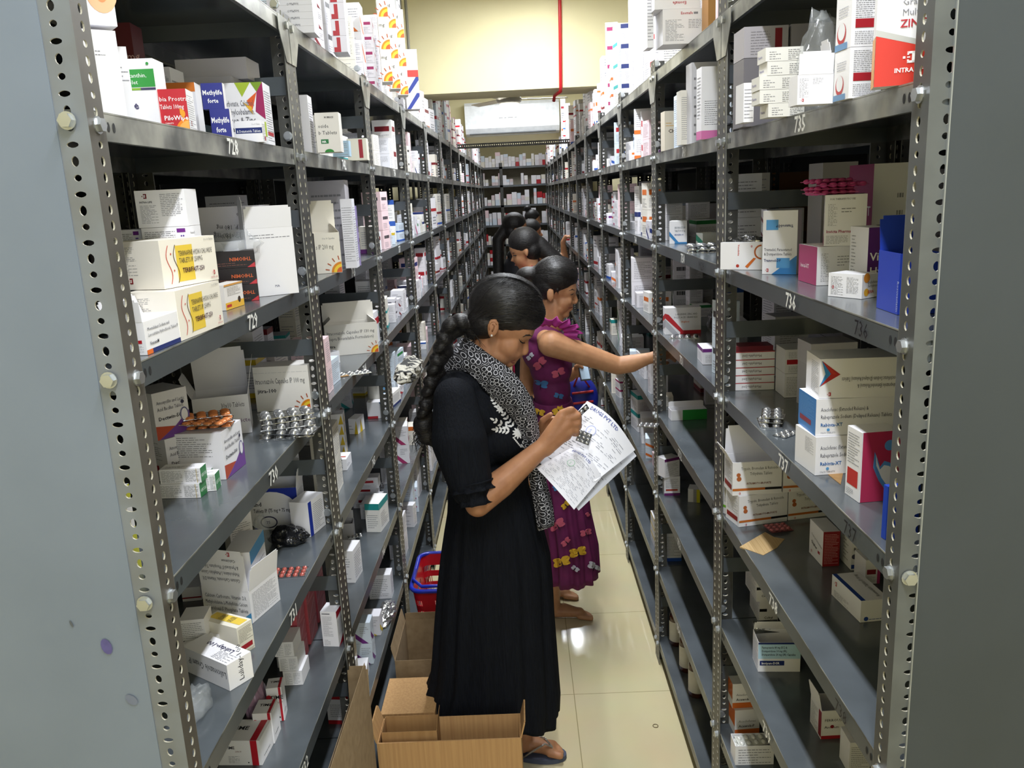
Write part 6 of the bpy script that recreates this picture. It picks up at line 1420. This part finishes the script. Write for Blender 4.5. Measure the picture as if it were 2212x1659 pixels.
for k in range(300):
    a = rr.uniform(-5, 150); y = rr.uniform(-.085, .04); c = Pb_(1198, 598)
    st.append((c + Vector((.11*math.cos(math.radians(a*.55)), y, .09*math.sin(math.radians(a))-.015+rr.uniform(-.04, 0)*(a < 40))), rr.uniform(.4, 1)))
comb('combed_strands', B, hairB, st, Pb_(1163, 594, -.01), Vector((0, -.08, .05)), 6)
# dress of the second person
b = Blob()
b.ell(Pb_(1178, 755), (.098, .135, .10)); b.ell(Pb_(1190, 790), (.088, .125, .10)); b.ell(Pb_(1192, 840), (.078, .115, .10)); b.ell(Pb_(1172, 722), (.072, .13, .045)); b.ell(Pb_(1194, 872), (.078, .108, .06))
bodB = b.done('dress_bodice', B, PUR, .006, 8)
skB = loft([(862, 1152, 1235, .112), (875, 1149, 1238, .116), (900, 1146, 1243, .12), (960, 1150, 1252, .125), (1030, 1158, 1262, .135), (1110, 1166, 1273, .145), (1180, 1172, 1288, .15), (1238, 1172, 1291, .155)], PUR, 140, (13, .009), .4, Yc=YB, name='dress_skirt', parent=B)
tb = bvh(bodB, skB)
WG = {'p': mat('pink_print', 'c45870', rough=.8), 'b': mat('blue_print', '3f74a8', rough=.8), 'y': mat('yellow_print', 'd8aa2a', rough=.8), 'w': mat('white_print', 'c8c8d4', rough=.8)}; DK = mat('dark_print', '2a0a24', rough=.8)
mb1, mb2 = MB(), MB()
def butterfly(t, mb, x, y, s, a, c):
    for da, L, W2 in ((-62, 1, .75), (-22, .95, .6), (118, 1, .75), (158, .95, .6)): deco(mb, t, leafpts(x, y, s*L, s*W2, a+da, 10), WG[c], .003)
    deco(mb, t, leafpts(x-2*math.cos(math.radians(a+45)), y-2*math.sin(math.radians(a+45)), s*.9, 2.4, a+45, 6), DK, .0045)
t1, t2 = bvh(bodB), bvh(skB)
for x, y, s, a, c in ((1166, 785, 17, 0, 'p'), (1206, 805, 16, 20, 'p'), (1168, 830, 17, 50, 'b'), (1207, 855, 11, 60, 'b'), (1145, 770, 10, 0, 'w')): butterfly(t1, mb1, x, y, s, a, c)
for x, y, s, a, c in ((1165, 890, 13, 60, 'y'), (1205, 885, 14, 10, 'y'), (1232, 885, 9, 40, 'y'), (1203, 1133, 19, 15, 'p'), (1222, 1170, 12, 0, 'p'), (1265, 1150, 13, 30, 'p'), (1213, 1213, 20, 30, 'y'), (1248, 1192, 19, 30, 'y'), (1284, 1222, 15, 60, 'w'), (1243, 1228, 9, 80, 'w'), (1222, 1090, 12, 0, 'y'), (1272, 1108, 9, 0, 'p'), (1205, 1050, 13, 10, 'b')): butterfly(t2, mb2, x, y, s, a, c)
graft(bodB, mb1); graft(skB, mb2)
mb = MB(); vs = []; n = 34; PK2 = mat('bright_magenta_cloth', 'a82a86', rough=.7, scale=25, h2='7d1a62')
c0 = Pb_(1180, 722, -.150)
for i in range(5):
    for j in range(n):
        a = math.pi*(-.15+1.3*j/(n-1)); R1 = .055+.012*i + .006*math.sin(j*1.9)*i*.5
        vs.append(c0 + Vector((math.cos(a)*R1*1.25, -.004*i+.005*math.sin(j*1.9), math.sin(a)*R1*.62 - .0 + .004*math.cos(j*2.3))))
mb.add(vs, [(i*n+j, i*n+j+1, (i+1)*n+j+1, (i+1)*n+j) for i in range(4) for j in range(n-1)], PK2, True); o = addp(mb, 'sleeve_ruffle', B); s_ = o.modifiers.new('s', 'SOLIDIFY'); s_.thickness = .003
# phone and the blue bag at that person's far hand
ph = pw(1262, 803, 3.42); mb = MB(); mb.box((-.022, -.004, -.04), (.022, .004, .04), mat('phone_body', '2a3038', rough=.3)); mb.box((-.019, -.0052, -.036), (.019, -.004, .036), mat('phone_screen', 'b4cadc', rough=.1)); o = mb.build('mobile_phone', None, ph, .2); o.rotation_euler = (math.radians(-35), 0, .2); tag(o, 'mobile phone held low behind the magenta dress', 'phone')
b = Blob(); b.ell(pw(1252, 862, 3.55), (.085, .05, .11)); BLUEC = mat('royal_blue_cloth', '1c2a9a', rough=.5, scale=12, h2='141c70'); o = b.done('cloth_bag', None, BLUEC, .008, 6)
mb = MB(); tq = bvh(o); RC = mat('red_trim', 'b82a2a', rough=.6)
for y in (850, 872):
    q = [drape(tq, u, y-.12*(u-1240), .002) for u in range(1236, 1282, 5)]; q = [x for x in q if x is not None]
    if len(q) > 1: mb.tube(q, .006, RC, 6)
graft(o, mb); mb = MB(); c = pw(1258, 822, 3.52); mb.tube([c+Vector((-.04, 0, -.03)), c+Vector((-.02, -.03, .03)), pw(1252, 806, 3.46), c+Vector((.03, 0, -.03))], .004, RC, 6); h_ = mb.build('handle', o)
tag(o, 'royal blue cloth bag with red trim hanging behind the magenta dress', 'bag')
# ---------------- further people along the aisle
def walker(label, X, Y, H, f, skin, top, cloth2, hair_len=0, bun=False, arm=None, dupatta=None, tiltd=0, earr=False):
    R0 = empty('person', (X, Y, 0)); tag(R0, label, 'person')
    b = Blob(); s = H/1.58; V = lambda x, y, z: Vector((X+f*x*s, Y+y*s, z*s))
    hd = lambda x, y, z: V(x*math.cos(tiltd)+(z-1.36)*math.sin(tiltd), y, 1.36+(z-1.36)*math.cos(tiltd)-x*math.sin(tiltd))
    b.ell(hd(0, 0, 1.49), (.085*s, .072*s, .09*s)); b.ell(hd(.035, 0, 1.43), (.05*s, .055*s, .06*s)); b.ell(hd(.035, 0, 1.395), (.04*s, .045*s, .03*s)); b.ell(hd(.06, 0, 1.375), (.018*s, .02*s, .014*s))
    b.cap(hd(.082, 0, 1.455), .006*s, hd(.096, 0, 1.432), .009*s); b.ell(hd(.08, 0, 1.405), (.009*s, .018*s, .009*s))
    for q in (-1, 1): b.ell(hd(-.005, q*.075, 1.45), (.014*s, .007*s, .026*s))
    b.cap(V(-.01, 0, 1.28), .05*s, hd(-.01, 0, 1.40), .045*s); b.cap(V(0, 0, 1.2), .10*s, V(0, 0, .85), .10*s)
    for q in (-1, 1):
        b.cap(V(0, q*.14, 1.25), .05*s, V(0, 0, 1.27), .05*s)
        if arm and q == arm[0]: b.chain([V(0, q*.15, 1.24)] + [Vector(p) for p in arm[1]], [.045*s, .036*s, .024*s, .02*s][:1+len(arm[1])]); last = Vector(arm[1][-1])
        else: b.chain([V(0, q*.16, 1.24), V(-.03, q*.19, .98), V(.12, q*.15, .93), V(.19, q*.12, .95)], [.045*s, .036*s, .026*s, .022*s]); last = V(.19, q*.12, .95)
        for k in range(4): b.chain([last, last+Vector((f*.04*s, (k-1.5)*.013, .01-.008*k)), last+Vector((f*.065*s, (k-1.5)*.015, -.012-.008*k))], [.011*s, .009*s, .0075*s])
        b.chain([last, last+Vector((f*.02*s, -.03*s, -.005)), last+Vector((f*.045*s, -.034*s, -.008))], [.011*s, .009*s, .008*s])
        b.cap(V(0, q*.07, .8), .085*s, V(0, q*.08, .09), .036*s); b.cap(V(-.03, q*.08, .035), .032*s, V(.09, q*.08, .028), .024*s)
        for k in range(5): b.cap(V(.09, q*.08+(k-2)*.014, .02), .011*s, V(.145-.006*k, q*.08+(k-2)*.015, .012), .0095*s)
    bo = b.done('body', R0, skin, .008, 4)
    t = bvh(bo); mb = MB()
    for p, r_ in ((hd(.066, -.045, 1.458), .007), (hd(.068, -.042, 1.475), .005)): mb.ell(p, (r_*1.6*s, .006*s, r_*.45*s), HAIR, 8, 6)
    addp(mb, 'brow_and_lashes', R0); mb = MB(); mb.ell(hd(.086, -.004, 1.402), (.006*s, .016*s, .004*s), LIPM, 8, 6); addp(mb, 'lips', R0)
    b = Blob(); b.ell(hd(-.016, 0, 1.51), (.098*s, .086*s, .088*s)); b.ell(hd(-.04, 0, 1.45), (.062*s, .078*s, .07*s))
    if bun: b.ell(hd(-.07, 0, 1.61), (.045*s, .045*s, .04*s))
    if hair_len: b.chain([hd(-.09, 0, 1.46), V(-.15, 0, 1.38), V(-.16, 0, 1.38-hair_len*.5), V(-.14, 0, 1.38-hair_len)], [.05*s, .05*s, .045*s, .02*s])
    b.done('hair', R0, HAIR, .008, 3)
    b = Blob(); b.ell(V(0, 0, 1.14), (.12*s, .17*s, .14*s)); b.ell(V(0, 0, 1.0), (.105*s, .14*s, .14*s)); b.ell(V(0, 0, 1.26), (.085*s, .17*s, .045*s)); b.cap(V(0, 0, .98), .11*s, V(0, 0, .5), .15*s)
    for q in (-1, 1): b.cap(V(0, q*.155, 1.24), .06*s, V(-.012, q*.17, 1.12), .06*s)
    b.done('dress', R0, top, .009, 6)
    if dupatta:
        mb = MB(); vs = []
        for i in range(13):
            tt = i/12; z = 1.34-.62*tt; x0 = .03+.14*math.sin(min(1, tt*2.2)*math.pi/2)*(1 if tt < .5 else 1-.1*(tt-.5))
            for j in range(5): vs.append(V(x0-.03+.008*math.sin(j*2+i), -.16+.055*j+.02*tt, z+.05*(j/4)*(1-tt)))
        mb.add(vs, [(i*5+j, (i+1)*5+j, (i+1)*5+j+1, i*5+j+1) for i in range(12) for j in range(4)], dupatta, True); o = addp(mb, 'dupatta', R0); s_ = o.modifiers.new('s', 'SOLIDIFY'); s_.thickness = .004
    return R0
PINK = mat('hot_pink_cloth', 'b0124e', rough=.7, scale=15, h2='8a0f3e'); REDP = mat('red_white_print', '8e1c30', rough=.8, scale=45, h2='b89aa0', lo=.55, hi=.62)
DKC = mat('dark_kurta', '1a1a20', rough=.8); DRD = mat('dark_red_cloth', '4a1420', rough=.8); DBL = mat('deep_grey_cloth', '2a2c34', rough=.8)
# skull centres read off the photograph fix the heights
def hgt(u, v, Y): p = pw(u, v, Y); return p.x, (p.z)/1.49*1.58
x, h = hgt(1146, 527, 5.1); walker('person facing left with a hot pink dupatta over a dark kurta', x, 5.1, h, -1, SKIN2, DKC, None, .32, dupatta=PINK, tiltd=.35)
x, h = hgt(1150, 496, 8.1); walker('person facing right in the far aisle, arm raised to the right rack', x, 8.1, h, 1, SKIN, DRD, None, .25, arm=(-1, [(x+.30, 8.0, pw(1207, 557, 8.0).z), tuple(pw(1216, 523, 8.0)), tuple(pw(1222, 511, 8.0))]))
x, h = hgt(1152, 470, 11.0); walker('person with a high hair bun farthest down the aisle', x, 11.0, h, 1, SKIN2, DBL, None, 0, bun=True)
x, h = hgt(1120, 488, 7.0); walker('person with loose dark hair half hidden behind the pink dupatta', x-.02, 7.1, h, 1, SKIN, DKC, None, .5)
# ------------------------------------------------------------------ on the floor: open cartons and the shopping basket
def open_carton(P, ang, w, d, h, label, flaps, m_=None, name='cardboard_box'):
    return box_at(P, ang, w, d, h, None, base=m_ or BROWN, name=name, label=label, cat='box', group='cardboard boxes on the floor', flaps=flaps, open_top=True, occ=False)
PALEB = mat('light_cardboard', 'c69c68', rough=.8, scale=90, h2='b4895a', ani=(1.6, 1.6, .04), bump=.25, bd=.003)
open_carton(Vector((-.452, 2.0, .0006)), 0, .40, .112, .372, 'large open cardboard box at the feet of the person in black', [('R', .05, 14), ('L', .05, 16)], PALEB)
open_carton(Vector((-.442, 2.026, .0056)), 0, .155, .074, .382, 'smaller tape-sealed cardboard box standing inside the large one', [('R', .035, 6)], BROWN)
box_at(Vector((-.478, 2.20, .0006)), 0, .165, .19, .325, lambda f: (f['F'].rect(.08, .1, .92, .8, 'c09660'),), base=PALEB, name='cardboard_box', label='closed tan cardboard box between the large open box and the rack', cat='box', group='cardboard boxes on the floor', occ=False)
open_carton(Vector((-.470, 2.46, .0006)), 0, .205, .27, .345, 'open cardboard box with dull brown inside, left of the black skirt', [('B', .03, -6), ('L', .05, 12)], BROWN2)
open_carton(Vector((-.486, 1.46, .0006)), 0, .055, .42, .58, 'tall open cardboard box leaning flaps over the nearest left shelf lip', [('B', .10, 8), ('R', .12, -2)], BROWN2)
# red and blue shopping basket
bk = empty('shopping_basket', (-.342, 2.965, .0)); tag(bk, 'red plastic shopping basket with blue rim, behind the person in black', 'basket')
REDPL = mat('red_plastic', 'c41a28', rough=.35, coat=.3, noise_amt=.02); BLUPL = mat('blue_plastic', '1f2fae', rough=.3, coat=.3, noise_amt=.02)
def rrect(hx, hy, r, n=6):
    out = []
    for cx, cy, a0 in ((hx-r, hy-r, 0), (-hx+r, hy-r, 90), (-hx+r, -hy+r, 180), (hx-r, -hy+r, 270)):
        for i in range(n+1): a = math.radians(a0+90*i/n); out.append((cx+r*math.cos(a), cy+r*math.sin(a)))
    return out
mb = MB(); zb, zt = .195, .42
def wall_pt(t, z): # t along perimeter 0..1
    f = (z-zb)/(zt-zb); ps = rrect(.085+.025*f, .13+.03*f, .03); n = len(ps); k = t*n; i = int(k) % n; q = k-int(k); a, c = ps[i], ps[(i+1) % n]
    return Vector((a[0]+(c[0]-a[0])*q, a[1]+(c[1]-a[1])*q, z))
NT = 84; zs = [zb+ (zt-zb)*i/10 for i in range(11)]
for i in range(10):
    for j in range(NT):
        if 1 <= i <= 8 and i % 2 == 1 and j % 3 != 0 and True: 
            continue
        mb.add([wall_pt(j/NT, zs[i]), wall_pt((j+1)/NT, zs[i]), wall_pt((j+1)/NT, zs[i+1]), wall_pt(j/NT, zs[i+1])], [(0, 1, 2, 3)], REDPL)
ps = rrect(.085, .13, .03); mb.add([(x, y, zb) for x, y in ps], [tuple(range(len(ps)))], REDPL)
o = mb.build('basket_body', bk, weld=True); s_ = o.modifiers.new('s', 'SOLIDIFY'); s_.thickness = .003
mb = MB(); ps = [Vector((x, y, zt)) for x, y in rrect(.114, .166, .045)]; mb.tube(ps+[ps[0]], .0085, BLUPL, 10, False); mb.build('rim', bk)
mb = MB(); mb.tube([(-.112, .0, zt+.008), (-.108, -.10, zt+.016), (-.07, -.158, zt+.016), (.07, -.158, zt+.016), (.108, -.10, zt+.016), (.112, .0, zt+.008)], .0065, BLUPL, 8); mb.build('handle', bk)
box_at(Vector((-.44, 2.84, .0006)), 0, .19, .25, .191, None, base=BROWN2, name='cardboard_box', label='closed cardboard box holding up the red shopping basket', cat='box', group='cardboard boxes on the floor', occ=False)
film(Vector((-.345, 2.96, .198)), (.05, .08, .06), 'white and clear wrapped goods heaped in the red basket', mat('milky_film', 'd8d4d2', rough=.2, scale=14, bump=.8, bd=.02), seed=31, name='wrapped_goods', group='wrapped goods')
# carton parked high on the far left rack side
BX = onY(1048, 640, 5.5)
p0 = onY(1012, 640, 5.6); p1 = onY(1085, 635, 5.6)
box_at(Vector((p0.x, 5.55, 1.027 if False else .0006)), 0, .22, .30, 1.0, None, base=BROWN, name='cardboard_box', label='x', cat='box', occ=False) if False else None
st = 0
for k, hh_ in enumerate((.32, .32, .36)):
    box_at(Vector((p0.x, 5.55, .0006+st)), 0, p1.x-p0.x, .26, hh_, (lambda f: (f['F'].rect(.45, 0, .62, 1, 'c9b9a0'), f['F'].rect(.62, .0, .78, 1, '8e5a42'), f['T'].rect(.45, 0, .62, 1, 'd8cbb4'))) if k == 2 else None, base=BROWN, name='cardboard_box', label=['lowest', 'middle', 'topmost taped'][k]+' of three cardboard boxes stacked in the far aisle', cat='box', group='cardboard boxes stacked in the aisle', occ=False); st += hh_+.001
pp = onX(1417, 1567, .3); q = onZ(1416, 1568, .001); mb = MB()
mb.tube([(q.x+.009*math.cos(2*math.pi*k/20), q.y+.009*math.sin(2*math.pi*k/20), .0014) for k in range(21)], .0011, mat('rubber_band', '6a5a3a', rough=.6), 6, False); tag(mb.build('rubber_band'), 'tiny loop of rubber band lying on the cream floor tiles', 'band')

PAP = pz('RD', 1320, 760); box_at(Vector((XF['R']+.0, 3.98, zlev('R', 'D')+.0008)), -92, .075, .09, .012, lambda f: f['T'].lines(.1, .1, .9, .9, 6), base='f2f1ea', name='paper_stack', label='small stack of white slips on the lip of the fourth right bay', cat='paper', group='paper slips', occ=False)
